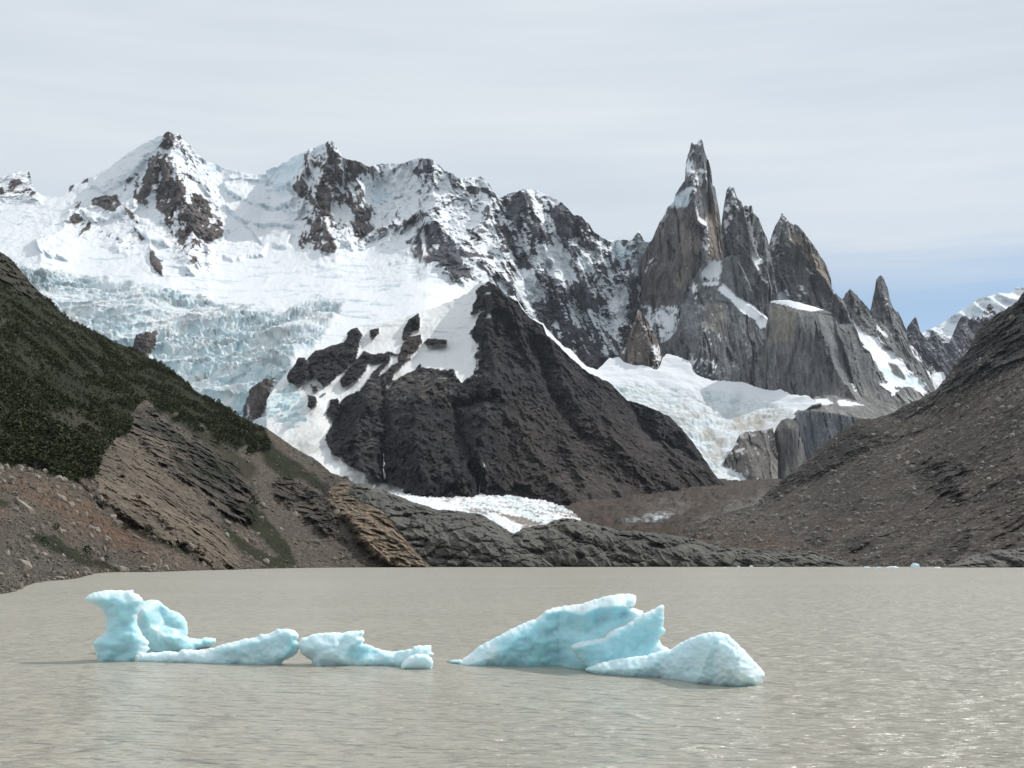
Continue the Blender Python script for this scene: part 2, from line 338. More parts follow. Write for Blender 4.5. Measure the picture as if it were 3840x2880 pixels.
# snow cover
items = [([(-300,500),(2600,500),(2600,1400),(-300,1400)], .97, 5, 0),
  ([(1370,600),(1850,620),(2000,680),(2250,860),(2600,860),(2600,1450),(2050,1470),(1780,1090),(1540,950),(1470,990),(1400,950),(1330,880),(1300,700)], .82, 20, 20),
  ([(1850,1110),(2600,1080),(2600,1470),(2050,1480),(1900,1200)], .60, 45, 40), ([(2020,1230),(2600,1200),(2600,1480),(2050,1480)], .40, 40, 40),
  ([(1890,735),(1980,700),(2110,760),(2240,880),(2200,960),(2050,930),(1990,960),(1930,900)], .58, 20, 25),
  ([(2100,930),(2310,960),(2330,1120),(2150,1090)], .72, 20, 25),
  # first peak
  ([(611,500),(680,500),(770,600),(720,590),(700,630),(720,660),(680,590),(640,570),(595,560)], .3, 6, 10),
  ([(560,580),(640,560),(700,640),(740,690),(660,700),(620,720),(560,680),(540,620)], .52, 10, 20),
  ([(580,720),(620,650),(660,700),(705,710),(790,760),(845,835),(823,885),(780,915),(770,965),(730,985),(650,930),(635,880),(625,810),(575,775)], .24, 8, 16),
  ([(330,745),(440,728),(465,775),(425,800),(350,780)], .10, 6, 12), ([(262,810),(305,805),(340,835),(340,865),(295,885),(270,850)], .10, 6, 10), ([(458,705),(500,650),(565,670),(570,730),(552,785),(505,760)], .25, 6, 14),
  ([(470,780),(500,800),(530,850),(548,870),(505,835)], .12, 5, 9), ([(355,835),(400,850),(450,890),(420,900),(350,865)], .45, 6, 14), ([(563,925),(611,985),(611,1030),(590,1020),(566,985)], .02, 5, 8), ([(280,755),(320,755),(305,775),(280,780)], .2, 4, 5),
  ([(500,845),(560,915),(545,925),(505,870)], .35, 4, 6),
  ([(-300,690),(10,700),(20,725),(-300,760)], .3, 5, 8), ([(25,690),(50,670),(100,690),(135,720),(130,728),(40,725)], .35, 5, 8), ([(104,640),(118,650),(122,700),(108,690)], .5, 3, 3), ([(252,735),(262,695),(285,690),(270,715)], .05, 4, 4), ([(298,690),(330,668),(330,682)], .1, 3, 3),
  # second peak
  ([(1146,590),(1235,528),(1276,594),(1330,655),(1411,776),(1376,911),(1330,911),(1294,875),(1252,865),(1235,852),(1258,935),(1176,941),(1117,935),(1129,852),(1117,829),(1164,782),(1105,717),(1123,665)], .42, 8, 18),
  ([(1200,570),(1240,525),(1290,620),(1300,700),(1230,690),(1190,660)], .3, 8, 14), ([(1125,850),(1180,790),(1215,850),(1260,930),(1250,945),(1180,940),(1120,938)], .15, 6, 12), ([(1320,820),(1385,790),(1405,850),(1340,915),(1300,870)], .18, 6, 12), ([(1285,590),(1365,612),(1378,660),(1310,640)], .12, 5, 8), ([(1290,700),(1350,690),(1330,760),(1280,770)], .2, 6, 10),
  ([(1366,668),(1465,725),(1440,760),(1400,755),(1385,720)], .98, 6, 6), ([(1395,930),(1440,880),(1490,905),(1460,960),(1410,965)], .98, 8, 10), ([(1225,800),(1250,870),(1340,960),(1280,960),(1240,880),(1215,830)], .97, 6, 8),
  ([(1520,905),(1588,841),(1646,835),(1699,905),(1729,970),(1790,1052),(1711,1035),(1646,988),(1570,982)], .05, 6, 12), ([(1620,920),(1650,915),(1640,935)], .9, 3, 3), ([(1575,880),(1590,860),(1600,960),(1590,960)], .85, 3, 4), ([(1700,935),(1850,960),(1850,975),(1700,955)], .05, 4, 8), ([(1535,640),(1620,620),(1640,640),(1560,655)], .15, 4, 8),
  ([(1880,760),(1950,720),(2000,740),(1960,800),(1900,830)], .15, 8, 15), ([(2040,740),(2140,810),(2150,900),(2090,880)], .15, 8, 15),
  ([(1750,700),(1835,700),(1835,725),(1745,730)], .3, 4, 6), ([(1870,840),(1930,860),(2000,1010),(2040,1080),(1990,1090),(1930,980)], .12, 6, 14), ([(2000,1050),(2020,1080),(2050,1200),(2030,1220),(2000,1120)], .1, 5, 8),
  ([(1925,1015),(2000,1010),(2040,1080),(2045,1110),(1990,1150),(1940,1120)], .98, 6, 8), ([(2005,910),(2090,930),(2150,1030),(2160,1050),(2080,1060),(2020,960)], .98, 8, 8), ([(1605,715),(1612,710),(1660,780),(1610,770)], .98, 4, 4), ([(2155,970),(2220,970),(2220,1020),(2170,1020)], .95, 6, 6), ([(1770,780),(1830,840),(1790,860)], .93, 8, 8),
  ([(2290,900),(2370,900),(2360,940),(2345,1010),(2330,1010),(2310,940)], .97, 5, 4), ([(2340,1130),(2440,940),(2450,950),(2370,1100),(2320,1220),(2290,1280)], .75, 8, 10), ([(2150,1300),(2200,1370),(2120,1330)], .9, 5, 8),
  ([(505,1276),(523,1241),(558,1235),(588,1229),(588,1253),(576,1288),(552,1330),(529,1335),(505,1305)], .06, 4, 6), ([(1028,1441),(1028,1476),(999,1523),(946,1582),(905,1570),(930,1511),(999,1452)], .10, 4, 6)]
frac = field(x, y, .985, items)
streak = fbm((a + .3 * c + wx * .5) / 23, b / 900, c / 150, 5, 0.58, seed=71)
blot = fbm((a + .2 * c) / 50, b / 600, c / 75, 5, 0.64, seed=73)
thr = u01(.95 * streak + .5 * blot - .35 * (n[..., 2] - .42) + 1.0 * (rd - .6))
snow = sstep(-.07, .07, frac - thr)
snow = np.where(frac > .96, np.maximum(snow, sstep(.94, .97, frac)), snow)
rock = lerp(tint(x.shape, (.112, .093, .086)), tint(x.shape, (.10, .10, .11)), sstep(1250, 1700, x + 100 * blot))
rock = rock * (1 + .35 * blot + .5 * (wid - .5) + .4 * (vid - .5))[..., None] * np.where((x > 1900) & (y > 1150), .9, 1)[..., None]
cyan = lerp(tint(x.shape, (.64, .71, .73)), tint(x.shape, (.40, .56, .61)), np.clip(.5 + .9 * fbm(a / 60, b / 60, c / 30, 4, seed=81), 0, 1))
cy = np.clip(icef * (.95 - 1.25 * np.clip((n[..., 2] - .35) * 1.2, 0, 1) + .45 * (1 - sstep(0, .25, f2 - f1)) + .3 * patch) + icef2 * .6 * (1 - sstep(.3, .75, n[..., 2])), 0, 1)
dirt = np.clip(fbm(a / 160, b / 160, c / 50, 5, .6, seed=91) * 1.6 - .35, 0, 1) * icef * .55
ice = lerp(tint(x.shape, SNOW), cyan, cy)
cream = np.clip(fbm(a / 90, b / 300, arc / 60, 5, .62, seed=92) * 2, 0, 1) * icef
ice = lerp(ice, tint(x.shape, (.74, .73, .69)), cream * .6)
ice = lerp(ice, tint(x.shape, (.44, .43, .40)), dirt)
ice = ice * (1 - .35 * icef * np.clip((band - .75) * 4, 0, 1))[..., None]
# dirty avalanche cone under the icefall
cone = field(x, y, 0, [([(1340,1780),(1400,1760),(1600,1860),(1560,1900),(1300,1880)], .75, 12, 10), ([(1090,1660),(1215,1665),(1200,1700),(1120,1720)], .5, 12, 18)])
ice = lerp(ice, tint(x.shape, (.42, .40, .37)), cone * np.clip(.8 + .8 * fbm(a / 20, b / 60, c / 40, 4, seed=93), 0, 1))
lines = np.clip(-crev / 4, 0, 1) * sstep(900, 960, y) * (1 - icef) * (1 - wallness)
ice = lerp(ice, tint(x.shape, (.50, .60, .65)), lines * .8)
blue_serac = field(x, y, 0, [([(1000,640),(1110,600),(1160,570),(1120,700),(1060,720)], .35, 10, 12), ([(1395,700),(1465,725),(1430,770),(1400,760)], .45, 5, 6), ([(2290,925),(2365,930),(2345,1010),(2330,1010)], .5, 5, 4), ([(1940,1060),(1990,1075),(1985,1095)], .4, 4, 4)])
ice = lerp(ice, tint(x.shape, (.52, .68, .76)), blue_serac)
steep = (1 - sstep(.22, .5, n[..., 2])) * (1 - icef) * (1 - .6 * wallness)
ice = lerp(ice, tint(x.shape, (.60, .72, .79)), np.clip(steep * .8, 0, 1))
col = lerp(rock, ice, snow)
S.build(col, snow, M_far, lenb=.6)

# ------------------------------------------------------------------ far right: snow ridge and dark needles
S = Sheet('far_snow_ridge', 3300, 4300, [(3300,1330),(3420,1290),(3470,1240),(3500,1230),(3530,1215),(3565,1190),(3600,1165),(3630,1150),(3680,1114),(3700,1115),(3750,1098),(3790,1100),(3812,1079),(3850,1080),(3950,1120),(4100,1190),(4300,1230)], 1480,
          [(3300,1330,10800),(3800,1080,11200),(4300,1230,11200),(3300,1480,9800),(3800,1480,9800),(4300,1480,9800)], jag=3, seed=5)
a, b, c = XYZ(S, 1.0)
S.push(150 * ridged((a + .5 * c) / 240, b / 900, c / 900, 6, .55, seed=4) + 60 * fbm(a / 200, b / 200, c / 120, 4, seed=6)); n = normals(S.P)
fr_ = field(S.x, S.y, .96, [([(3440,1280),(3560,1215),(3640,1250),(3700,1500),(3300,1500)], .62, 30, 20)])
snow = sstep(-.1, .1, fr_ - u01(fbm((a + .5 * c) / 22, b / 200, c / 200, 4, seed=8), .5))
ice = lerp(tint(S.x.shape, SNOW), tint(S.x.shape, (.62, .74, .80)), np.clip(.3 + fbm(a / 160, b / 160, c / 90, 4, seed=12), 0, 1) * sstep(1090, 1180, S.y + 0 * S.x))
S.build(lerp(tint(S.x.shape, (.16, .16, .17)), ice, snow), snow, M_far)

def rock_sheet(name, x0, x1, top, bot, cps, ridges=(), amp=60, base=(.2, .195, .19), alt=(.14, .14, .145), snowf=0.0, snow_items=(), jag=4, seed=1, smoothsnow=True, scale=1.0, streaky=.5, mat=None, tone=None, back=True, steps=(), lenb=1.0, fn=None, jscale=12, pw=1.0, bigscale=1.0, step=STEP):
    S = Sheet(name, x0, x1, top, bot, cps, jag=jag, seed=seed, jscale=jscale, pw=pw, step=step)
    for r in ridges: S.ridge(*r)
    for st in steps: S.step_(*st)
    a, b, c = XYZ(S, scale)
    wx = 30 * fbm(a / 150, b / 150, c / 150, 3, seed=seed + 5)
    frac = field(S.x, S.y, snowf, snow_items)
    heavy = sstep(.85, .97, frac)                              # thick snow lies smooth over the rock
    rd = ridged((a + wx) / (150 * bigscale), b / 900, c / (420 * bigscale), 6, 0.62, seed=seed + 2)
    fl = fbm((a + wx * .4) / 17, b / 300, c / 170, 4, 0.65, seed=seed + 3)
    cr = ridged((a * .8 + c * .35) / 60, b / 400, (c - a * .3) / 110, 5, .62, seed=seed + 7)
    wf1, wf2, wid = worley((a + wx * .5) / (34 * bigscale), b / 500, c / (190 * bigscale), seed); vf1, vf2, vid = worley((a + wx * .3) / 13, b / 400, c / 80, seed + 2)
    ck = np.clip(ridged((a + wx * .4) / (46 * bigscale), b / 800, c / 700, 4, .6, seed=seed + 21) - .93, 0, 1) * 5
    rd = rd + .55 * (1 - wf1) + .5 * (wid - .5) + .22 * (1 - vf1) + .2 * (vid - .5) - .9 * np.minimum(ck, 1)
    S.push(((rd * amp + fl * amp * .34 * streaky * 2 + cr * amp * .28) * (1 - heavy * .85) + heavy * amp * .5) * scale)
    n = normals(S.P)
    st1 = fbm((a + wx * .3) / 11, b / 400, c / 150, 5, .65, seed=seed + 11); bl = fbm(a / 60, b / 60, c / 50, 5, .55, seed=seed + 13)
    thr = u01(.5 * st1 + .6 * bl - .8 * (n[..., 2] - .3), .45)
    snow = sstep(-.08, .08, frac - thr); snow = np.maximum(snow, heavy)
    snow = np.where(frac < .012, 0, snow)
    mixv = np.clip(.5 + .75 * bl + .35 * streaky * st1, 0, 1)
    rock = lerp(tint(S.x.shape, base), tint(S.x.shape, alt), mixv)
    rock = rock * (1 + .5 * streaky * st1 + .45 * (wid - .5) + .35 * (vid - .5))[..., None] * (1 - .45 * np.minimum(ck, 1))[..., None]
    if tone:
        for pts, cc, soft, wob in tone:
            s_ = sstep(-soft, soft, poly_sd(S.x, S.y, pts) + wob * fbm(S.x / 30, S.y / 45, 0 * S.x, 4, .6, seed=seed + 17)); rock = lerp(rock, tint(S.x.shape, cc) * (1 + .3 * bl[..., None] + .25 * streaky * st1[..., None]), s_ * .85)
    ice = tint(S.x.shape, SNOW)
    col = lerp(rock, ice, snow)
    if fn: col, snow = fn(S, col, snow, n, (a, b, c, bl, st1))
    S.build(col, snow, mat or M_wall, back=back, lenb=lenb)
    S.n = n
    return S

rock_sheet('granite_needles', 3370, 3900, [(3370,1300),(3399,1235),(3425,1194),(3436,1190),(3449,1240),(3459,1255),(3479,1278),(3496,1235),(3509,1255),(3534,1287),(3559,1287),(3579,1240),(3600,1192),(3621,1184),(3639,1202),(3649,1182),(3659,1202),(3669,1184),(3679,1202),(3690,1165),(3702,1150),(3711,1138),(3724,1150),(3739,1185),(3780,1200),(3830,1230),(3900,1240)], 1580,
    [(3370,1300,9000),(3620,1190,9300),(3900,1240,9300),(3370,1580,8200),(3900,1580,8200),(3620,1400,8700)], [([(3620,1190),(3600,1400)],120,30),([(3496,1240),(3500,1450)],110,25),([(3430,1195),(3440,1400)],110,25),([(3711,1140),(3690,1400)],100,30)], amp=80, base=(.15,.15,.165), alt=(.11,.11,.12), snowf=.04, jag=5, seed=31,
    snow_items=[([(3480,1390),(3540,1395),(3560,1460),(3520,1480),(3480,1440)], .98, 6, 8), ([(3690,1160),(3735,1160),(3735,1190),(3690,1185)], .4, 5, 8)])

# ------------------------------------------------------------------ needle ridge with its snow gully, spires
GULLY = [(3176,1175),(3199,1200),(3234,1235),(3294,1268),(3318,1300),(3384,1352),(3404,1385),(3454,1420),(3484,1460),(3464,1482),(3409,1447),(3359,1452),(3372,1462),(3344,1490),(3299,1487),(3259,1468),(3239,1435),(3262,1420),(3290,1440),(3330,1430),(3300,1385),(3262,1325),(3240,1318),(3219,1262),(3184,1195)]
def gully_fn(S, col, snow, n, q):
    a, b, c, bl, st = q
    t = field(S.x, S.y, 0, [([(3290,1375),(3340,1385),(3400,1400),(3470,1440),(3440,1450),(3350,1430),(3300,1400)], .8, 8, 14)])
    t = t * np.clip(.6 + 1.2 * bl, 0, 1) * snow
    col = lerp(col, tint(S.x.shape, (.45, .68, .74)), t)
    isl = sstep(-4, 4, poly_sd(S.x, S.y, [(3330,1360),(3365,1370),(3400,1420),(3390,1425),(3350,1405)]) + 6 * bl)
    col = lerp(col, tint(S.x.shape, (.13, .125, .12)), isl); snow = snow * (1 - isl)
    return col, snow
rock_sheet('needle_ridge', 3120, 3560, [(3120,1180),(3150,1130),(3164,1120),(3169,1100),(3186,1085),(3204,1100),(3234,1130),(3254,1155),(3264,1166),(3269,1140),(3276,1105),(3284,1080),(3284,1052),(3294,1040),(3303,1030),(3314,1045),(3324,1070),(3331,1090),(3336,1120),(3346,1145),(3354,1165),(3369,1172),(3384,1200),(3399,1240),(3404,1280),(3434,1310),(3459,1350),(3479,1375),(3499,1440),(3506,1462),(3560,1500)], 1600,
    [(3120,1180,7700),(3186,1085,7800),(3303,1030,8000),(3500,1450,7400),(3120,1600,6300),(3560,1600,6300),(3300,1450,6700),(3230,1320,7100),(3560,1500,7000),(3300,1200,7800)],
    [([(3303,1030),(3320,1150),(3400,1300),(3480,1450)],140,28), ([(3186,1085),(3240,1200),(3330,1300),(3420,1400)],120,28), ([(3360,1180),(3380,1300)],60,15)], amp=55, base=(.185,.18,.175), alt=(.13,.13,.135), snowf=.05, jag=5, seed=41,
    snow_items=[(GULLY, .99, 4, 6), ([(3399,1285),(3440,1300),(3470,1350),(3450,1355),(3410,1310)], .6, 6, 10), ([(3284,1100),(3325,1090),(3330,1140),(3300,1130)], .3, 6, 8), ([(3290,1220),(3330,1260),(3325,1268),(3285,1230)], .9, 3, 3), ([(3470,1385),(3510,1400),(3540,1420),(3550,1470),(3510,1450),(3490,1420)], .97, 5, 6)],
    tone=[([(3200,1450),(3300,1490),(3460,1480),(3520,1500),(3500,1600),(3100,1600),(3100,1440)], (.27,.265,.25), 12, 20)], fn=gully_fn)

# ------------------------------------------------------------------ the granite towers
rock_sheet('third_tower', 2800, 3340, [(2800,1040),(2850,990),(2884,920),(2894,880),(2906,850),(2924,820),(2931,800),(2937,806),(2954,825),(2974,840),(2989,845),(3011,865),(3024,885),(3044,910),(3064,940),(3079,965),(3094,985),(3106,1015),(3116,1042),(3116,1078),(3134,1100),(3159,1122),(3174,1150),(3184,1200),(3199,1210),(3214,1240),(3234,1300),(3264,1320),(3279,1370),(3294,1440),(3340,1470)], 1500,
    [(2800,1040,7300),(2931,802,7300),(3116,1060,7250),(3294,1440,6600),(2800,1300,6900),(3000,1300,6850),(3340,1500,6500),(2800,1500,6700),(3150,1350,6750)],
    [([(2931,802),(2960,900),(3040,980),(3090,1050),(3180,1190)],90,22), ([(2950,830),(2965,920)],60,12), ([(3010,870),(3060,1000),(3110,1070)],90,14), ([(2900,900),(2915,1000),(2960,1120)],70,20)], amp=55, base=(.21,.208,.208), alt=(.14,.143,.153), snowf=.03, jag=4, seed=51,
    snow_items=[([(2885,930),(2935,800),(2945,850),(2960,900),(2950,960),(2900,990),(2890,1060),(2880,1000)], .28, 12, 12), ([(2941,905),(2952,910),(2975,935),(3000,960),(2965,930),(2942,915)], .97, 2, 2), ([(2985,825),(2989,845),(2955,835),(2945,822)], .5, 4, 5), ([(3018,1000),(3030,1010),(3060,1032),(3040,1028)], .97, 2, 2), ([(2910,1095),(2950,1095),(2965,1128),(2915,1135)], .98, 4, 5), ([(3110,1080),(3130,1100),(3120,1105)], .6, 3, 3), ([(2990,1060),(3030,1050),(3020,1110),(2990,1110)], .18, 8, 10)],
    tone=[([(2950,860),(3010,880),(3110,1010),(3120,1070),(3060,1020),(2960,920)], (.27,.225,.18), 10, 12)], fn=lambda S, col, snow, n, q: (lerp(col, tint(S.x.shape, (.55,.60,.66)), snow * sstep(1090, 1096, S.y) * (S.x < 2975) * .6), snow))
rock_sheet('second_tower', 2660, 2930, [(2660,1080),(2690,1000),(2700,900),(2704,850),(2710,805),(2715,767),(2722,730),(2725,712),(2731,703),(2737,699),(2743,703),(2749,698),(2755,712),(2760,732),(2767,747),(2782,760),(2787,777),(2795,769),(2806,774),(2820,770),(2825,800),(2845,817),(2850,830),(2862,865),(2875,890),(2886,925),(2891,960),(2901,1010),(2911,1060),(2920,1140),(2930,1180)], 1280,
    [(2660,1080,7050),(2740,700,7100),(2820,772,7100),(2930,1150,6900),(2660,1280,6800),(2930,1280,6700),(2800,1050,6880)],
    [([(2743,700),(2752,760),(2770,900),(2830,1000),(2880,1080)],70,20), ([(2790,770),(2800,850),(2830,930)],70,10), ([(2860,870),(2880,1000)],60,12)], amp=45, base=(.25,.245,.24), alt=(.155,.16,.175), snowf=.02, jag=3, seed=57,
    steps=[([(2800,790),(2815,800),(2830,930),(2880,1010),(2895,1100),(2920,1100),(2900,950),(2850,820)], -60, 5)],
    snow_items=[([(2722,730),(2745,698),(2765,745),(2770,790),(2740,830),(2720,900),(2712,860)], .42, 8, 10), ([(2790,770),(2822,770),(2828,800),(2800,810)], .55, 4, 6), ([(2745,730),(2765,750),(2755,775),(2742,760)], .9, 3, 4), ([(2812,930),(2828,945),(2858,975),(2862,990),(2840,992),(2845,1020),(2832,990),(2820,960)], .97, 3, 4)],)
rock_sheet('great_tower', 2360, 2740, [(2360,1130),(2385,1040),(2400,985),(2425,925),(2445,900),(2457,870),(2467,850),(2472,837),(2487,815),(2500,787),(2504,776),(2510,772),(2527,755),(2532,730),(2542,715),(2555,695),(2562,684),(2570,676),(2572,610),(2580,577),(2586,566),(2589,545),(2594,531),(2600,539),(2607,543),(2614,538),(2617,528),(2624,522),(2632,519),(2636,524),(2638,555),(2647,580),(2652,597),(2655,594),(2659,610),(2665,632),(2670,655),(2672,695),(2682,700),(2685,730),(2690,755),(2695,780),(2699,805),(2702,835),(2706,855),(2709,890),(2711,970),(2725,1040),(2740,1100)], 1440,
    [(2360,1130,6850),(2620,530,6850),(2711,900,6850),(2360,1440,6350),(2740,1440,6250),(2480,1100,6600),(2600,900,6600),(2740,1100,6700),(2560,1300,6350)],
    [([(2600,650),(2603,720),(2610,790),(2625,830),(2650,850),(2655,920),(2648,980)],170,16), ([(2634,525),(2640,620),(2655,720)],60,12), ([(2430,920),(2440,1000),(2420,1150)],70,25), ([(2672,700),(2690,850)],60,10), ([(2652,600),(2656,700),(2662,800)],-80,3)], amp=34, base=(.20,.20,.205), alt=(.14,.14,.15), snowf=.015, jag=3, seed=63, streaky=.55,
    snow_items=[([(2572,620),(2590,540),(2600,560),(2595,620),(2605,660),(2585,690),(2572,670)], .38, 6, 8), ([(2590,530),(2636,518),(2636,545),(2600,548)], .55, 4, 5), ([(2600,665),(2625,630),(2650,640),(2645,690),(2620,700),(2605,740),(2598,705)], .55, 4, 8), ([(2510,775),(2530,735),(2595,695),(2593,740),(2575,775),(2520,778)], .93, 5, 8), ([(2600,730),(2612,780),(2622,810),(2648,835),(2655,860),(2657,900),(2650,900),(2648,850),(2620,830),(2608,790)], .9, 2, 2), ([(2635,850),(2657,870),(2660,960),(2640,930)], .4, 5, 8), ([(2465,860),(2500,780),(2512,790),(2480,850)], .4, 5, 8), ([(2580,1060),(2640,1000),(2640,1100),(2590,1120)], .35, 12, 12),
        ([(2395,1145),(2440,1160),(2560,1150),(2545,1210),(2520,1270),(2490,1280),(2450,1220),(2400,1190)], .62, 14, 16), ([(2360,1130),(2440,960),(2452,975),(2390,1110),(2340,1240)], .35, 10, 12)],
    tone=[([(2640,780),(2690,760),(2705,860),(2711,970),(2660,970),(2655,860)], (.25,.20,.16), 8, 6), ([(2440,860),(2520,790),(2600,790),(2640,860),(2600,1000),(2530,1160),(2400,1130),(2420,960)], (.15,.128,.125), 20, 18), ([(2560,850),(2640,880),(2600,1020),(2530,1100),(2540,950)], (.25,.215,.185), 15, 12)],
    fn=lambda S, col, snow, n, q: (lerp(col, tint(S.x.shape, (.58,.68,.76)), snow * sstep(690, 730, S.y) * (S.y < 780) * .75), snow))
rock_sheet('brown_spur', 2315, 2500, [(2315,1345),(2345,1300),(2365,1240),(2387,1180),(2396,1158),(2420,1190),(2450,1240),(2470,1285),(2480,1330),(2500,1400)], 1440,
    [(2315,1345,6200),(2396,1158,6350),(2500,1400,6150),(2315,1440,6050),(2500,1440,6050),(2400,1330,6080)], [([(2396,1158),(2420,1250),(2470,1400)],90,25)], amp=40, base=(.2,.15,.12), alt=(.13,.11,.1), snowf=.03, jag=4, seed=71,
    snow_items=[([(2440,1290),(2470,1290),(2490,1440),(2440,1440)], .45, 8, 12)])
# pillar walls in front of the towers
RAMP = [(2689,1085),(2711,1062),(2730,1080),(2762,1115),(2817,1145),(2852,1172),(2882,1192),(2878,1215),(2867,1232),(2852,1234),(2832,1202),(2792,1177),(2757,1147),(2737,1121),(2707,1102)]
rock_sheet('pillar_wall', 2455, 2925, [(2455,1330),(2477,1292),(2507,1275),(2537,1240),(2552,1180),(2567,1135),(2587,1085),(2605,1040),(2622,1005),(2635,985),(2657,972),(2680,973),(2702,980),(2727,962),(2762,958),(2772,980),(2787,1010),(2802,1040),(2817,1080),(2827,1105),(2842,1140),(2857,1170),(2880,1195),(2925,1200)], 1560,
    [(2455,1330,6350),(2560,1140,6480),(2650,980,6550),(2762,960,6500),(2860,1170,6380),(2925,1200,6350),(2455,1560,6050),(2925,1560,5950),(2700,1350,6120),(2600,1200,6320)],
    [([(2550,1190),(2640,1330),(2700,1450)],40,30), ([(2762,960),(2820,1090),(2860,1180)],70,14), ([(2826,1290),(2825,1450)],-60,4), ([(2635,1230),(2620,1330),(2590,1400)],50,15)], amp=24, base=(.20,.20,.20), alt=(.135,.14,.15), snowf=.012, jag=2.5, seed=77, streaky=1.0, bigscale=1.6,
    steps=[([(2711,1062),(2762,1115),(2817,1145),(2882,1192),(2900,1100),(2760,900),(2600,900),(2640,1060)], -70, 6)],
    snow_items=[(RAMP, .99, 2, 2), ([(2627,1000),(2657,970),(2704,978),(2712,1000),(2696,1040),(2655,1060),(2632,1040)], .96, 4, 5), ([(2630,1040),(2700,1040),(2680,1080),(2640,1070)], .5, 6, 8), ([(2595,1350),(2640,1340),(2690,1370),(2660,1420),(2600,1400)], .55, 8, 10), ([(2590,1330),(2605,1310),(2600,1410),(2590,1400)], .6, 6, 8), ([(2600,1060),(2618,1080),(2610,1140),(2590,1130)], .4, 6, 8), ([(2640,1230),(2715,1250),(2690,1300),(2640,1290)], .15, 10, 12)],
    tone=[([(2640,1130),(2720,1140),(2720,1250),(2650,1240)], (.26,.235,.205), 15, 12), ([(2880,1200),(2925,1200),(2925,1400),(2850,1400)], (.25,.225,.19), 15, 12)], )
EDGE = [(3057,1172),(3085,1230),(3110,1300),(3130,1370),(3180,1450),(3215,1500)]
rock_sheet('shelf_pillar_wall', 2868, 3420, [(2868,1560),(2877,1240),(2884,1140),(2892,1129),(2920,1126),(2957,1126),(2997,1134),(3037,1146),(3087,1161),(3117,1172),(3137,1202),(3145,1217),(3177,1214),(3202,1217),(3217,1260),(3232,1297),(3239,1322),(3267,1326),(3282,1380),(3292,1447),(3330,1475),(3420,1540)], 1640,
    [(2868,1240,6080),(2892,1130,6120),(3057,1172,6000),(3087,1161,6400),(3202,1217,6300),(3282,1380,6250),(3420,1540,6000),(2868,1640,5750),(3150,1640,5600),(3420,1640,5700),(2950,1400,5950),(3100,1400,5850)],
    [(EDGE,90,22), ([(3180,1220),(3220,1400),(3240,1480)],60,18), ([(2957,1200),(2950,1400)],25,20)], amp=22, base=(.20,.197,.192), alt=(.135,.139,.15), snowf=0, jag=2, seed=83, streaky=1.1, bigscale=1.7,
    steps=[([(3057,1172),(3085,1230),(3110,1300),(3130,1370),(3170,1440),(3200,1440),(3170,1330),(3140,1250),(3125,1180)], -70, 5)],
    snow_items=[([(2885,1133),(2892,1124),(2957,1120),(2997,1128),(3040,1142),(3092,1160),(3040,1168),(2983,1156),(2940,1141)], .99, 1.5, 1), ([(3195,1440),(3212,1465),(3205,1470)], .95, 2, 2)],
    tone=[([(3160,1440),(3260,1470),(3420,1560),(3420,1640),(2950,1640),(3040,1520)], (.27,.26,.245), 20, 15), ([(2885,1140),(2990,1160),(2980,1280),(2890,1280)], (.27,.24,.20), 15, 15)])
# lower slab, its dark cliff, the dome and the left cliff
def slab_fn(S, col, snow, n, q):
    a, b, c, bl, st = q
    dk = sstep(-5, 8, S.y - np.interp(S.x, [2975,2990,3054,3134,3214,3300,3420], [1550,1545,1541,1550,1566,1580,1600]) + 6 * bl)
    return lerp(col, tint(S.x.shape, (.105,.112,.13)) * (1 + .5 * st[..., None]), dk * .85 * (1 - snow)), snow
def slab_depth(x, y):
    e = np.interp(x, [2975,2990,3054,3134,3214,3300,3420], [1550,1545,1541,1550,1566,1580,1600])
    return np.where(y < e, 5400 + (e - y) * 6, 5400 - (y - e) * .8)
rock_sheet('slab_cliff', 2965, 3440, [(2965,1800),(2972,1580),(2979,1548),(3014,1522),(3045,1500),(3060,1486),(3094,1478),(3200,1480),(3300,1500),(3440,1560)], 1880, slab_depth, amp=16, base=(.235,.225,.21), alt=(.165,.16,.155), snowf=0, jag=3, seed=91, streaky=.9,
    snow_items=[([(3060,1499),(3100,1498),(3125,1512),(3100,1518),(3062,1512)], .98, 3, 5), ([(3140,1505),(3165,1496),(3200,1508),(3240,1520),(3200,1522),(3150,1518)], .98, 3, 5)], fn=slab_fn, back=False)
rock_sheet('granite_dome', 2890, 3030, [(2890,1790),(2896,1680),(2903,1620),(2914,1598),(2929,1577),(2954,1567),(2979,1575),(2992,1592),(3000,1612),(3003,1645),(3015,1675),(3022,1725),(3030,1790)], 1880,
    lambda x, y: 4980 + ((x - 2958) / 62) ** 2 * 150 + np.clip(1620 - y, 0, 99) ** 2 * .05, amp=14, base=(.19,.178,.163), alt=(.125,.122,.12), jag=2, seed=97, streaky=.9)
rock_sheet('ledge_cliff', 2690, 2915, [(2690,1800),(2720,1720),(2745,1690),(2759,1660),(2774,1628),(2800,1620),(2834,1616),(2870,1612),(2899,1606),(2905,1640),(2915,1700)], 1860,
    [(2690,1800,4800),(2759,1680,4900),(2834,1616,5100),(2899,1606,5100),(2915,1700,5000),(2690,1860,4700),(2915,1860,4700),(2830,1700,4830)], [([(2800,1640),(2820,1780)],50,25)], amp=30, base=(.20,.175,.15), alt=(.12,.113,.11), jag=5, seed=101, streaky=.7, snowf=.05)
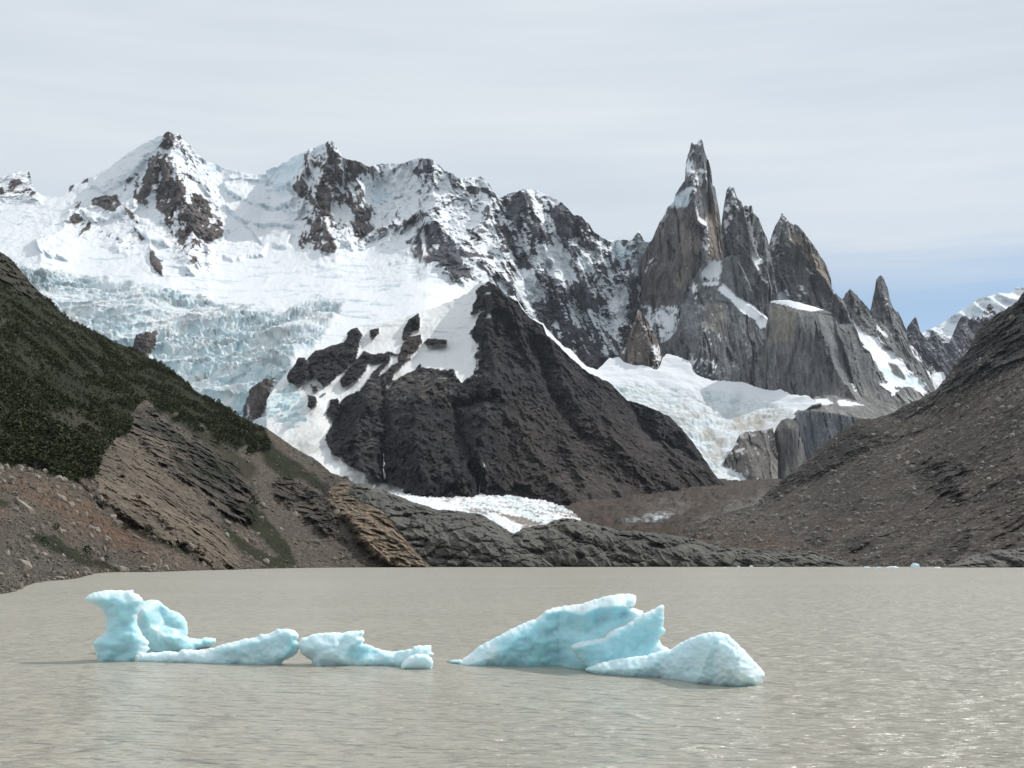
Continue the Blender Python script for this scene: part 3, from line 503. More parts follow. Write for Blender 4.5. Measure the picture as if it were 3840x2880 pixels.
# ------------------------------------------------------------------ glacier below the towers
S = Sheet('tower_glacier', 1880, 3080, [(1880,1110),(1930,1112),(1960,1160),(2000,1195),(2035,1215),(2085,1262),(2120,1300),(2160,1335),(2200,1365),(2240,1378),(2262,1362),(2287,1342),(2322,1340),(2337,1353),(2387,1371),(2430,1378),(2462,1398),(2474,1375),(2486,1340),(2500,1325),(2530,1328),(2567,1345),(2585,1352),(2600,1395),(2637,1411),(2687,1431),(2737,1433),(2767,1430),(2827,1451),(2887,1458),(2932,1460),(2962,1480),(3022,1486),(3050,1494),(3080,1510)],
    [(1880,1250),(2050,1330),(2150,1430),(2290,1500),(2450,1600),(2560,1680),(2620,1760),(2680,1840),(2800,1840),(3080,1840)],
    [(1900,1120,5200),(2035,1215,5700),(2160,1335,5950),(2322,1340,6050),(2480,1300,6150),(2567,1342,6080),(2687,1431,5950),(2887,1458,5850),(3050,1494,5500),(2300,1450,5750),(2500,1480,5760),(2700,1520,5680),(2950,1560,5400),(2500,1580,5400),(2700,1620,5250),(2650,1720,4900),(2760,1800,4620),(3080,1840,4700),(2050,1330,5500),(2620,1760,4700)], jag=4, seed=9)
x, y = S.x, S.y; a, b, c = XYZ(S, 1.0)
icef = field(x, y, 0, [([(2230,1440),(2400,1440),(2700,1470),(2900,1510),(2960,1560),(2780,1640),(2830,1800),(2900,1860),(2500,1860),(2300,1560)], 1, 20, 25)])
qx = a / 40 + .5 * fbm(a / 90, b / 90, c / 90, 3, seed=31); qz = b / 46 + a / 160 + .8 * fbm(a / 120, b / 120, c / 60, 3, seed=33)
f1, f2, idv = worley(qx, qz, c / 60, 5); f1b, f2b, idb = worley(qx * 2.1, qz * 2.2, c / 30, 9)
serac = (idv - .5) * 4 + (idb - .5) * 3 - 3 * (1 - sstep(0, .3, f2 - f1)) - 2 * (1 - sstep(0, .3, f2b - f1b)) + 7 * fbm(a / 38, b / 60, c / 30, 5, .65, seed=38)
S.step_([(2772,1662),(2780,1700),(2812,1755),(2860,1800),(3200,1840),(3200,1520),(3075,1520),(3040,1530),(2980,1575),(2940,1600),(2900,1625),(2840,1634)], -650, 8)
S.lift(icef * serac + fbm(a / 200, b / 200, c / 100, 4, seed=41) * 18)
n = normals(S.P)
t = np.clip(icef * (.9 - 1.2 * np.clip((n[..., 2] - .55) * 1.6, 0, 1) + .4 * (1 - sstep(0, .25, f2 - f1))), 0, 1)
cyan = lerp(tint(x.shape, (.52, .57, .56)), tint(x.shape, (.36, .48, .50)), np.clip(.5 + fbm(a / 70, b / 70, c / 40, 4, seed=43), 0, 1))
col = lerp(tint(x.shape, SNOW), cyan, t)
dirt = np.clip(fbm(a / 60, b / 260, c / 60, 5, .6, seed=47) * 1.8 + .15, 0, 1) * icef * sstep(1440, 1620, y)
rub = field(x, y, 0, [([(2700,1560),(2980,1540),(2980,1640),(2860,1640),(2760,1640)], .5, 20, 25)])
col = lerp(col, tint(x.shape, (.40, .37, .32)), np.clip(dirt * .9 + rub * .6, 0, 1))
S.build(col, np.ones(x.shape), M_ice, back=False, flat=False)

# ------------------------------------------------------------------ dark central mountain with snow tongues
RK_MAIN = [(1222,1545),(1250,1580),(1220,1650),(1225,1675),(1260,1710),(1310,1745),(1385,1785),(1440,1800),(1510,1835),(1520,2000),(2850,2000),(2850,1800),(2600,1560),(2100,1200),(1900,1030),(1850,1040),(1782,1085),(1790,1110),(1765,1180),(1800,1160),(1775,1230),(1762,1250),(1790,1290),(1785,1350),(1770,1400),(1730,1440),(1700,1385),(1650,1385),(1590,1375),(1575,1360),(1560,1345),(1500,1330),(1455,1320),(1400,1330),(1395,1360),(1360,1420),(1330,1470),(1290,1490),(1240,1500)]
ISL = [[(1075,1415),(1080,1400),(1108,1372),(1118,1343),(1150,1340),(1158,1370),(1165,1405),(1140,1440),(1110,1450),(1085,1440)],
 [(1155,1345),(1185,1315),(1225,1305),(1280,1290),(1305,1305),(1345,1320),(1340,1345),(1300,1380),(1260,1425),(1215,1450),(1190,1430),(1165,1395)],
 [(1365,1318),(1410,1330),(1392,1370),(1335,1438),(1292,1458),(1275,1430),(1300,1395)],
 [(1303,1250),(1320,1235),(1345,1228),(1358,1260),(1342,1320),(1305,1312),(1295,1285)],
 [(1393,1240),(1422,1230),(1414,1258),(1395,1282),(1388,1262)],
 [(1508,1275),(1512,1235),(1535,1200),(1568,1176),(1577,1200),(1575,1232),(1542,1262)],
 [(1540,1262),(1578,1257),(1582,1287),(1552,1332),(1500,1352),(1495,1338),(1510,1290)],
 [(1588,1290),(1605,1270),(1675,1275),(1672,1292),(1640,1296),(1600,1308)],
 [(1155,1480),(1190,1490),(1220,1475),(1200,1500),(1165,1532),(1155,1520)], [(1165,1440),(1190,1445),(1195,1470),(1165,1465)], [(1055,1560),(1060,1568),(1052,1572)]]
SN = [[(1595,1300),(1650,1308),(1692,1300),(1600,1345),(1555,1385),(1472,1426),(1480,1398),(1528,1355),(1572,1312)], [(1470,1328),(1492,1333),(1492,1355),(1450,1388),(1413,1422),(1428,1395),(1455,1365)],
 [(1440,1352),(1402,1395),(1375,1428),(1350,1462),(1300,1482),(1272,1515),(1268,1490),(1230,1495),(1240,1470),(1295,1455),(1350,1425),(1392,1362)],
 [(1628,1352),(1668,1340),(1700,1348),(1698,1302),(1775,1285),(1768,1320),(1732,1347),(1715,1368),(1670,1362)], [(1762,1345),(1792,1350),(1758,1380),(1742,1378)], [(1718,1470),(1735,1463),(1752,1476),(1735,1478)], [(1452,1440),(1470,1428),(1458,1458),(1450,1456)], [(1430,1480),(1444,1468),(1436,1484)], [(1600,1302),(1540,1370),(1545,1330)],
 [(1790,1345),(1795,1380),(1775,1400)], [(1812,1068),(1832,1065),(1830,1074),(1815,1076)], [(1810,1098),(1838,1092),(1838,1100),(1812,1106)], [(1765,1190),(1790,1172),(1822,1160),(1800,1178),(1770,1200)], [(1812,1184),(1840,1172),(1838,1188),(1812,1190)], [(1898,1130),(1903,1132),(1906,1165),(1900,1160)], [(1978,1232),(1986,1234),(1984,1244),(1976,1242)], [(1240,1555),(1252,1540),(1250,1555)]]
S = Sheet('dark_mountain', 1000, 2800, [(1000,1500),(1040,1440),(1075,1398),(1108,1365),(1118,1340),(1150,1336),(1185,1312),(1225,1302),(1280,1286),(1305,1245),(1345,1225),(1400,1226),(1450,1205),(1510,1195),(1570,1170),(1640,1150),(1700,1125),(1750,1100),(1777,1082),(1782,1070),(1800,1062),(1830,1056),(1850,1064),(1875,1085),(1900,1110),(1940,1130),(1960,1160),(1985,1190),(2035,1220),(2050,1258),(2075,1275),(2100,1300),(2150,1352),(2210,1400),(2287,1436),(2350,1500),(2400,1515),(2470,1543),(2510,1562),(2560,1612),(2600,1660),(2640,1720),(2680,1780),(2715,1815),(2735,1830),(2800,1850)],
    [(1000,1720),(1250,1850),(1500,1920),(2800,1960)],
    [(1000,1500,3650),(1075,1400,3950),(1300,1260,4250),(1570,1172,4450),(1780,1075,4550),(1850,1064,4350),(2100,1300,4250),(2350,1500,4000),(2715,1815,3750),(2800,1850,3700),(1250,1560,3550),(1222,1545,3500),(1300,1740,3050),(1500,1830,2850),(1900,1890,2650),(2300,1880,2800),(2700,1840,3600),(2800,1960,3300),(2200,1960,2500),(1500,1920,2650),(1000,1720,3150),(1600,1350,3950),(1250,1850,2750),
     (1700,1650,3150),(1450,1600,3250),(2150,1600,3450),(1900,1400,3850),(2450,1720,3500)], jag=5, jscale=16, seed=13)
x, y = S.x, S.y
for pts, a_, wd in [([(1850,1064),(1840,1250),(1850,1450),(1800,1650),(1740,1780)], 260, 75), ([(1840,1500),(1700,1530),(1740,1650),(1780,1770),(1800,1850)], -190, 22), ([(1850,1450),(1950,1600),(2050,1780),(2150,1880)], 130, 50),
                    ([(1640,1440),(1560,1500),(1560,1650),(1600,1850)], 150, 60), ([(1440,1470),(1440,1600),(1435,1800)], -120, 22), ([(1380,1500),(1340,1620),(1360,1760)], 130, 45), ([(2050,1260),(2150,1500),(2330,1700),(2520,1800)], 150, 50),
                    ([(2000,1300),(2080,1500),(2180,1640)], -140, 25), ([(2380,1520),(2400,1600),(2470,1650),(2510,1680)], -150, 22), ([(2470,1545),(2560,1640),(2680,1800)], 90, 30), ([(2300,1600),(2380,1750),(2450,1830)], 60, 25), ([(1900,1130),(1980,1350),(2050,1500)], 70, 25), ([(2150,1750),(2220,1860)], 50, 20)]:
    S.ridge(pts, a_, wd)
a, b, c = XYZ(S, 1.0)
f = field(x, y, 1.0, [(RK_MAIN, 0, 4, 12)] + [(p, 0, 3, 10) for p in ISL] + [(p, 1, 2.5, 9) for p in SN])
f = np.clip(f, 0, 1)
def facet(a, b, c, k, seed, ks=1.5):
    f1, f2, i = worley(a / k, b / (k * 6), c / (k * ks), seed); return (1 - f1) + .35 * (i - .5), i
speck = fbm(a / 14, b / 20, c / 12, 4, .65, seed=19)
nearsnow = field(x, y, 0, [([(1640,1340),(1800,1260),(1800,1420),(1650,1420)], .32, 10, 15), ([(1130,1420),(1230,1440),(1240,1530),(1140,1540)], .3, 8, 10)])
snow = sstep(.44, .56, np.maximum(f, 0) + .0 * speck); snow = np.maximum(snow, sstep(.1, .2, nearsnow - .35 - speck * -.9) * (f < .5) * (nearsnow > .1))
wx = 25 * fbm(a / 130, b / 130, c / 130, 3, seed=5)
rd = ridged((a + wx) / 120, b / 1500, (c + .25 * a) / 380, 7, .64, seed=8)
bl8 = ridged((a + c * .5) / 34, b / 160, (c - .3 * a) / 42, 5, .68, seed=23)
fl = fbm((a + wx) / 11, b / 300, c / 60, 4, .65, seed=24)
aw = a + .5 * c + 18 * fbm(a / 40, b / 200, c / 40, 4, seed=61); cw = c - .3 * a + 18 * fbm(a / 40, b / 200, c / 40, 4, seed=62)
fa1, ia1 = facet(aw, b, cw, 42, 3); fa2, ia2 = facet(aw, b, cw, 18, 4); fa3, ia3 = facet(aw, b, cw, 8, 5)
smooth_foot = field(x, y, 0, [([(1860,1920),(1900,1850),(1930,1820),(1960,1835),(2040,1870),(2100,1895),(2150,1880),(2240,1770),(2400,1830),(2600,1850),(2700,1850),(2800,1960),(1850,1960)], .8, 15, 10), ([(2380,1540),(2440,1620),(2500,1680),(2440,1690),(2380,1620)], .7, 8, 8)])
S.push((1 - .8 * snow) * (1 - smooth_foot * .75) * (rd * 85 + fa1 * 26 + fa2 * 24 + fa3 * 14 + fl * 18 + bl8 * 14 + 12 * fbm(aw / 12, b / 90, cw / 12, 3, .7, seed=66)) + 55 * snow * 0)
for p in ISL[:9]: S.P[..., 1] -= 30 * sstep(-8, 16, poly_sd(x, y, p))
n = normals(S.P)
bl = fbm(a / 120, b / 120, c / 90, 5, .6, seed=29); bl2 = fbm(a / 22, b / 22, c / 18, 4, .6, seed=30)
rock = lerp(tint(x.shape, (.040, .036, .036)), tint(x.shape, (.019, .018, .022)), np.clip(.5 + bl * 1.1 + .4 * bl2, 0, 1))
palef = field(x, y, 0, [([(1380,1400),(1550,1380),(1700,1420),(1740,1520),(1640,1500),(1560,1480),(1400,1520)], .55, 40, 30), ([(2080,1780),(2200,1740),(2260,1790),(2230,1860),(2180,1880),(2120,1830)], .5, 20, 20), ([(1330,1560),(1420,1560),(1420,1780),(1330,1740)], .3, 20, 20)])
rock = lerp(rock, tint(x.shape, (.15, .135, .115)), np.clip(palef * (.6 + 1.6 * bl2), 0, 1))
brown = field(x, y, 0, [([(1900,1500),(2300,1560),(2600,1700),(2800,1850),(2800,1960),(1880,1960),(1900,1700)], .55, 60, 30), ([(1490,1262),(1590,1255),(1580,1350),(1490,1350)], .9, 4, 3), ([(1585,1265),(1680,1265),(1680,1310),(1585,1310)], .9, 4, 3)])
rock = lerp(rock, tint(x.shape, (.085, .062, .050)), np.clip(brown * (.7 + .8 * bl), 0, 1))
rock = lerp(rock, tint(x.shape, (.078, .065, .059)), smooth_foot * .8)
rock = rock * (1 + (.55 * (ia2 - .5) + .7 * (ia3 - .5) + .5 * bl2) * (1 - .6 * smooth_foot))[..., None]
scr = np.clip(fbm((a + wx + .35 * c * np.sign(1850 - x)) / 15, b / 900, c / 260, 4, .6, seed=75) * 2.2 - .45, 0, 1) * (.35 + .65 * sstep(1450, 1800, y))
rock = lerp(rock, tint(x.shape, (.098, .083, .072)), scr * .7)
gr = np.clip(fbm(a / 90, b / 90, c / 40, 5, .6, seed=35) * 2 - .25, 0, 1) * field(x, y, 0, [([(1650,1450),(2050,1450),(2150,1620),(1900,1720),(1600,1700)], .5, 40, 30)])
rock = lerp(rock, tint(x.shape, (.05, .058, .032)), gr)
# glacier stripes and ice colour on the snow side
crv = ridged(a / 260, b / 260, (c + a * .15) / 22, 4, .6, seed=44)
sncol = tint(x.shape, (.80, .80, .79))
cool = field(x, y, 0, [([(1000,1500),(1090,1430),(1130,1480),(1150,1580),(1080,1600),(1000,1560)], .9, 15, 12)])
f1, f2, idv = worley(a / 26, b / 60, c / 14, 5)
sncol = lerp(sncol, tint(x.shape, (.46, .66, .70)), np.clip(cool * (1.1 - sstep(.02, .3, f2 - f1)), 0, 1))
S.P[..., 2] += cool * (idv - .5) * 16 * snow
stripe = field(x, y, 0, [([(1380,1160),(1780,1080),(1760,1280),(1400,1300),(1300,1230)], 1, 30, 20)])
sncol = lerp(sncol, tint(x.shape, (.42, .43, .42)), np.clip((crv - .86) * 5, 0, 1) * stripe * .65)
dirtc = field(x, y, 0, [([(1130,1600),(1215,1600),(1215,1668),(1160,1680),(1100,1650)], .35, 20, 20), ([(1080,1650),(1240,1670),(1200,1700),(1120,1715)], .55, 8, 12), ([(1310,1740),(1345,1735),(1500,1830),(1560,1900),(1330,1900),(1290,1800)], .8, 10, 8)])
sncol = lerp(sncol, tint(x.shape, (.37, .355, .33)), np.clip(dirtc * (.9 + 1.1 * fl), 0, 1))
sncol = lerp(sncol, tint(x.shape, (.6, .58, .55)), np.clip(fbm((a - .5 * c) / 8, b / 100, c / 130, 4, .6, seed=36), 0, 1)[...] * field(x, y, 0, [([(1030,1480),(1250,1480),(1260,1700),(1060,1700)], .8, 20, 10)]))
col = lerp(rock, sncol, snow)
S.build(col, snow, M_mid, lenb=.5)
S_dark = S
# thin meltwater falls on its face
def stream(label, pts, wpx):
    p = np.array([S_dark.pos(*q) for q in pts]); p[:, 1] -= 4
    P2 = []
    for i, q in enumerate(p):
        ww = wpx[i] * .55
        for sgn, dy in ((-1, 1.5), (0, -1.2), (1, 1.5)): P2.append(q + np.array([sgn * ww / 2, dy, 0]))
    k = len(p); q = [[i * 3 + j, i * 3 + j + 1, i * 3 + j + 4, i * 3 + j + 3] for i in range(k - 1) for j in (0, 1)]
    o = make_mesh('waterfall', np.array(P2), np.array(q), None, True, None, M_foam, None)
    o['label'] = label; o['category'] = 'waterfall'; o['group'] = 'meltwater falls on the dark mountain'
M_foam = bpy.data.materials.new('white_water'); M_foam.use_nodes = True
N_ = NT(M_foam.node_tree); pos_ = N_.n('ShaderNodeNewGeometry').outputs['Position']
nz_ = N_.n('ShaderNodeTexNoise', {'Vector': pos_, 'Scale': .08, 'Detail': 4.0}).outputs['Fac']
N_.n('ShaderNodeOutputMaterial', {0: N_.n('ShaderNodeBsdfPrincipled', {'Base Color': N_.ramp(nz_, [(.3, (.5, .52, .54)), (.65, (.8, .82, .84))]), 'Roughness': .6}).outputs[0]})
stream('left and shorter of two thin white falls, dropping to the dirty snow cone foot', [(1438,1700),(1440,1720),(1442,1740),(1440,1760),(1444,1780),(1442,1797)], [3,5,7,5,7,9])
stream('right and crooked one of two thin white falls, ending above the ice tongue', [(1802,1722),(1812,1735),(1818,1748),(1812,1765),(1808,1785),(1804,1800),(1800,1820),(1797,1845),(1797,1858)], [3,4,6,4,5,4,5,5,6])

# ------------------------------------------------------------------ valley floor under rubble, white ice tongue
def floor_depth(x, y):
    D = np.interp(y, [1780,1795,1830,1880,1950,2000,2050,2100,2118,2140], [4700,4200,3250,2600,1950,1680,1420,1200,1100,1000])
    return D
S = Sheet('rubble_valley_floor', 1250, 3500, [(1250,1800),(2700,1797),(3500,1797)], 2128, floor_depth, step=STEP * 1.1, pw=1.5)
x, y = S.x, S.y; a, b, c = XYZ(S, 1.0)
hm = ridged(a / 85 + .5 * fbm(a / 50, b / 50, 0 * a, 2, seed=3), b / 120, 0 * a, 5, .5, seed=15)
S.lift((hm - .45) * 9 * sstep(1000, 1400, b) + fbm(a / 9, b / 9, 0 * a, 3, seed=16) * 1.2 - 8 * (1 - sstep(1000, 1150, b)) - 2)
bl = fbm(a / 80, b / 160, c / 20, 5, .6, seed=17); b2 = fbm(a / 14, b / 20, c / 8, 4, .65, seed=18)
col = lerp(tint(x.shape, (.088, .064, .050)), tint(x.shape, (.055, .047, .040)), np.clip(.5 + bl, 0, 1))
gry = field(x, y, 0, [([(2600,1960),(2750,1880),(2860,1850),(3300,1850),(3300,2000),(2800,2000)], .85, 30, 20), ([(2400,1880),(2560,1860),(2620,1900),(2450,1930)], .45, 15, 15)])
col = lerp(col, tint(x.shape, (.15, .14, .125)), np.clip(gry * (.8 + b2), 0, 1))
col = lerp(col, tint(x.shape, (.17, .085, .055)), np.clip(bl * 1.6 - .5, 0, .6) * sstep(1850, 1900, y))
icy = np.clip(field(x, y, 0, [([(2340,1945),(2440,1918),(2500,1925),(2560,1915),(2480,1950),(2350,1960)], .55, 10, 14)]) * (.55 + 1.9 * b2), 0, 1)
col = lerp(col, tint(x.shape, (.58, .66, .68)), icy)
col = col * (1 + .5 * b2[..., None])
S.build(np.clip(col, .01, 1), icy * .5, M_near, back=False, flat=True)
S = Sheet('white_ice_tongue', 1330, 2190, [(1330,1856),(1400,1843),(1445,1836),(1500,1835),(1560,1839),(1700,1846),(1860,1861),(1950,1878),(2050,1893),(2110,1915),(2150,1940),(2172,1960),(2190,1985)], [(1330,1880),(1500,1960),(1700,2000),(1960,2040),(2190,2040)],
    lambda x, y: floor_depth(x, y + 4) * .985 - 20, seed=22, jag=2, pw=1.6)
x, y = S.x, S.y; a, b, c = XYZ(S, 1.0)
g = fbm((a + .25 * b) / 10, (b - .3 * a) / 70, 0 * a, 5, .65, seed=51); g2 = ridged((a + b * .2) / 16, (b - .3 * a) / 38, 0 * a, 4, .6, seed=52)
S.lift(5 + g2 * 3 + g * 1.2)
brn = np.clip(g * 1.5 + field(x, y, .05, [([(1740,1925),(1830,1935),(1960,1962),(2050,1980),(1960,2000),(1850,1960)], .95, 8, 10), ([(1900,1870),(2150,1920),(2180,1970),(2000,1960)], .38, 20, 10), ([(1500,1835),(1850,1865),(1700,1900),(1550,1880)], .22, 20, 10)]), 0, 1)
teal = np.clip(fbm((a + .2 * b) / 26, b / 110, 0 * a, 4, seed=53) * 1.4 + .1, 0, 1) * sstep(1650, 1800, x)
col = lerp(tint(x.shape, (.82, .83, .83)), tint(x.shape, (.42, .58, .62)), teal * .8)
col = lerp(col, tint(x.shape, (.24, .20, .17)), sstep(.3, .8, brn))
flatw = field(x, y, 0, [([(1822,1938),(1850,1940),(1965,1992),(1930,2005),(1900,2000)], 1, 3, 3), ([(1440,1850),(1700,1910),(1760,1925),(1600,1925)], .7, 10, 8)])
col = lerp(col, tint(x.shape, (.84, .85, .86)), flatw)
S.build(col, np.ones(x.shape), M_ice, backslope=.5, lenb=.3)
S_floor = None

# ------------------------------------------------------------------ right-hand moraine slope
def knobs(a, b, c, k, seed): 
    f1, f2, i = worley(a / k, b / k, c / k, seed); return (1 - np.clip(f1, 0, 1)) , i, f2 - f1
S = Sheet('moraine_slope', 2540, 4080, [(2540,2000),(2600,1965),(2700,1930),(2834,1896),(2850,1884),(2862,1862),(2899,1825),(2934,1800),(2984,1765),(3034,1715),(3084,1670),(3134,1630),(3184,1595),(3224,1572),(3274,1570),(3310,1560),(3354,1545),(3384,1526),(3420,1508),(3454,1495),(3509,1462),(3529,1440),(3559,1402),(3584,1370),(3624,1325),(3649,1275),(3669,1240),(3699,1210),(3734,1180),(3789,1150),(3809,1135),(3840,1096),(3900,1040),(4000,980),(4260,860)],
    [(2540,2085),(2900,2105),(3120,2124),(3180,2131),(3300,2132),(4260,2135)],
    [(2540,2000,1750),(2850,1884,2200),(3034,1715,2450),(3224,1572,2550),(3384,1526,2500),(3600,1340,2450),(3840,1096,2400),(4260,860,2400),(2540,2090,1300),(2900,2105,1180),(3150,2128,1060),(3500,2132,1010),(3840,2132,1000),(4260,2135,1000),
     (2800,2000,1600),(3100,1950,1600),(3400,1800,1700),(3700,1600,1750),(3840,1400,1900),(3840,1800,1330),(3500,2000,1250),(4200,1500,1600),(3200,1750,2050)], jag=5, jscale=10, seed=29)
S.ridge([(2860,1880),(3000,1800),(3150,1720),(3300,1640),(3600,1440),(3700,1350)], 60, 28); S.ridge([(3500,1730),(3560,1780),(3600,1850)], 30, 25); S.ridge([(3250,1700),(3400,1640),(3520,1600)], -22, 18)
x, y = S.x, S.y; a, b, c = XYZ(S, 1.0)
pp = .53 * x + .85 * y + 25 * fbm(x / 200, y / 200, 0 * x, 3, seed=2); qq = -.85 * x + .53 * y; g = ridged(pp / 60, qq / 420, 0 * x, 6, .64, seed=3); f3 = fbm(a / 20, b / 45, c / 16, 5, .7, seed=5)
k1, i1, _ = knobs(a, b, c, 13, 7); k2, i2, _ = knobs(a, b, c, 5.5, 8)
crag = field(x, y, 0, [([(2845,1890),(3000,1760),(3190,1600),(3330,1620),(3200,1720),(3020,1800),(2900,1870)], .9, 20, 25), ([(3520,1480),(3700,1210),(3850,1090),(4260,860),(4260,1250),(3850,1350),(3620,1450)], 1, 20, 25), ([(3400,1730),(3560,1700),(3640,1760),(3600,1880),(3480,1830)], .7, 25, 25), ([(3160,2030),(3240,2000),(3270,2040),(3200,2070)], .9, 8, 8), ([(3020,2030),(3080,2010),(3110,2030),(3060,2055)], .9, 8, 8), ([(3520,2080),(3580,2030),(3640,1990),(3640,2050),(3560,2110)], .6, 10, 10), ([(3330,1560),(3500,1480),(3560,1420),(3500,1520),(3380,1580)], .8, 8, 10)])
S.push(g * (14 + 24 * crag) + f3 * (7 + 20 * crag) + sstep(.35, .8, k1) * 3.0 * (i1 > .45) + sstep(.3, .8, k2) * 1.8)
bl = fbm(a / 130, b / 130, c / 70, 5, .6, seed=10); stripe = fbm(pp / 16, qq / 260, 0 * x, 4, .6, seed=12); b2 = fbm(a / 7, b / 9, c / 7, 4, .7, seed=14)
col = lerp(tint(x.shape, (.058, .047, .040)), tint(x.shape, (.12, .096, .077)), np.clip(.5 + .9 * bl + 1.1 * stripe, 0, 1))
tanv = field(x, y, 0, [([(3260,1770),(3420,1640),(3560,1560),(3700,1420),(3840,1330),(4260,1300),(4260,1450),(3840,1480),(3560,1620),(3350,1760)], .6, 30, 20), ([(2700,1960),(2900,1890),(3200,1760),(3240,1770),(3000,1920),(2800,1990)], .45, 25, 20)])
col = lerp(col, tint(x.shape, (.145, .115, .094)), np.clip(tanv * (.8 + stripe), 0, 1))
red = field(x, y, 0, [([(3050,1990),(3200,1920),(3260,1930),(3200,2000),(3080,2040)], .55, 25, 25), ([(2540,2000),(2900,1990),(3000,2030),(3200,2100),(3000,2110),(2540,2090)], .8, 25, 20)])
col = lerp(col, tint(x.shape, (.12, .078, .057)), red)
col = lerp(col, tint(x.shape, (.030, .028, .028)), np.clip(crag * (.85 + .5 * bl), 0, 1))
veg = field(x, y, 0, [([(3750,1590),(3840,1530),(4260,1480),(4260,1600),(3850,1600),(3780,1610)], .75, 15, 20)])
col = lerp(col, tint(x.shape, (.05, .055, .03)), veg)
pale = sstep(.5, .9, k1) * (i1 > .8) * .7 + sstep(.45, .85, k2) * (i2 > .72) * .6
col = lerp(col, tint(x.shape, (.36, .33, .28)), np.clip(pale * (1 - .7 * crag), 0, 1))
col = np.clip(col * .62 * (1 + .7 * b2[..., None]), .008, 1)
S.build(col, 0 * x, M_near, lenb=.4, flat=True)
S_right = S; crag_r = crag

# ------------------------------------------------------------------ ice-polished rock bars at the far shore
def bar(name, x0, x1, top, D, seed, h=1.0, dy0=60, colr=((.135,.128,.11),(.08,.077,.07)), bot=2129):
    def dep(x, y):
        T = interp(top)(x); t = np.clip((bot - 4 - y) / np.maximum(bot - 4 - T, 1), 0, 1)
        return D(x) + dy0 * (1 - np.sqrt(np.clip(1 - t ** 2.2, 0, 1))) + 20 * t
    S = Sheet(name, x0, x1, top, bot, dep, jag=3, jscale=18, seed=seed, step=STEP * .85, pw=1.3)
    a, b, c = XYZ(S, 1.0)
    sh = a + .8 * c + 6 * fbm(a / 30, b / 30, c / 30, 3, seed=seed + 1)
    f1, f2, idv = worley(sh / 26, b / 45, (c - .35 * a) / 13, seed)
    f1b, f2b, idb = worley(sh / 9, b / 20, (c - .35 * a) / 5, seed + 3)
    rg1 = ridged((sh + c) / 30, b / 60, (c - .45 * a) / 20, 6, .6, seed=seed + 8); rg2 = ridged(sh / 9, b / 30, (c * 1.0 - .2 * a) / 22, 5, .65, seed=seed + 9)
    bulge = (1 - f1 ** 2) * 4.5 * h + (idv - .5) * 5 * h + (idb - .5) * 1.5 * h - rg1 * 8 * h + rg2 * 3.5 * h
    crk = -1.5 * h * (1 - sstep(0, .12, f2 - f1)) - .6 * h * (1 - sstep(0, .15, f2b - f1b))
    vs = fbm((a + .5 * c) / 4, b / 10, c / 16, 4, .6, seed=seed + 5)
    S.push(bulge + crk + vs * 1.5)
    S.lift(.25 * bulge * sstep(0, 6, c) * .5)
    bl = fbm(a / 40, b / 40, c / 18, 5, .6, seed=seed + 6)
    col = lerp(tint(S.x.shape, colr[0]), tint(S.x.shape, colr[1]), np.clip(.5 + bl + .4 * vs, 0, 1)) * (1 + .25 * vs[..., None])
    wet = 1 - sstep(.2, 1.4, c); col = col * (1 - .45 * wet[..., None])
    S.build(np.clip(col, .01, 1), 0 * S.x, M_bar, lenb=1.0, backslope=.8)
    return S
bar('rock_bar_right', 1900, 3260, [(1900,2129),(1915,2010),(1930,2000),(1960,1980),(2000,1974),(2050,1968),(2080,1953),(2125,1946),(2200,1957),(2250,1972),(2325,1993),(2380,1990),(2450,2000),(2525,2010),(2600,2021),(2650,2038),(2700,2050),(2800,2054),(2875,2065),(2950,2070),(3050,2072),(3125,2090),(3175,2108),(3230,2124),(3260,2129)], lambda x: np.interp(x, [1900,2300,2700,3260], [985,1000,1010,1020]), 5)
bar('rock_bar_left', 1290, 2110, [(1290,1860),(1320,1822),(1335,1814),(1380,1814),(1410,1832),(1445,1840),(1480,1855),(1515,1870),(1550,1885),(1600,1897),(1640,1914),(1700,1915),(1750,1920),(1800,1930),(1840,1950),(1880,1975),(1920,2000),(1975,2020),(2025,2060),(2070,2112),(2085,2129),(2110,2129)], lambda x: np.interp(x, [1290,1600,2110], [1010,985,955]), 15, dy0=130)
bar('shore_slab', 3520, 4260, [(3520,2128),(3555,2122),(3600,2104),(3660,2080),(3690,2074),(3720,2064),(3800,2060),(3840,2054),(3950,2060),(4260,2085)], lambda x: 900 + 0 * x, 25, dy0=30, colr=((.16,.15,.13),(.11,.10,.095)), bot=2131)

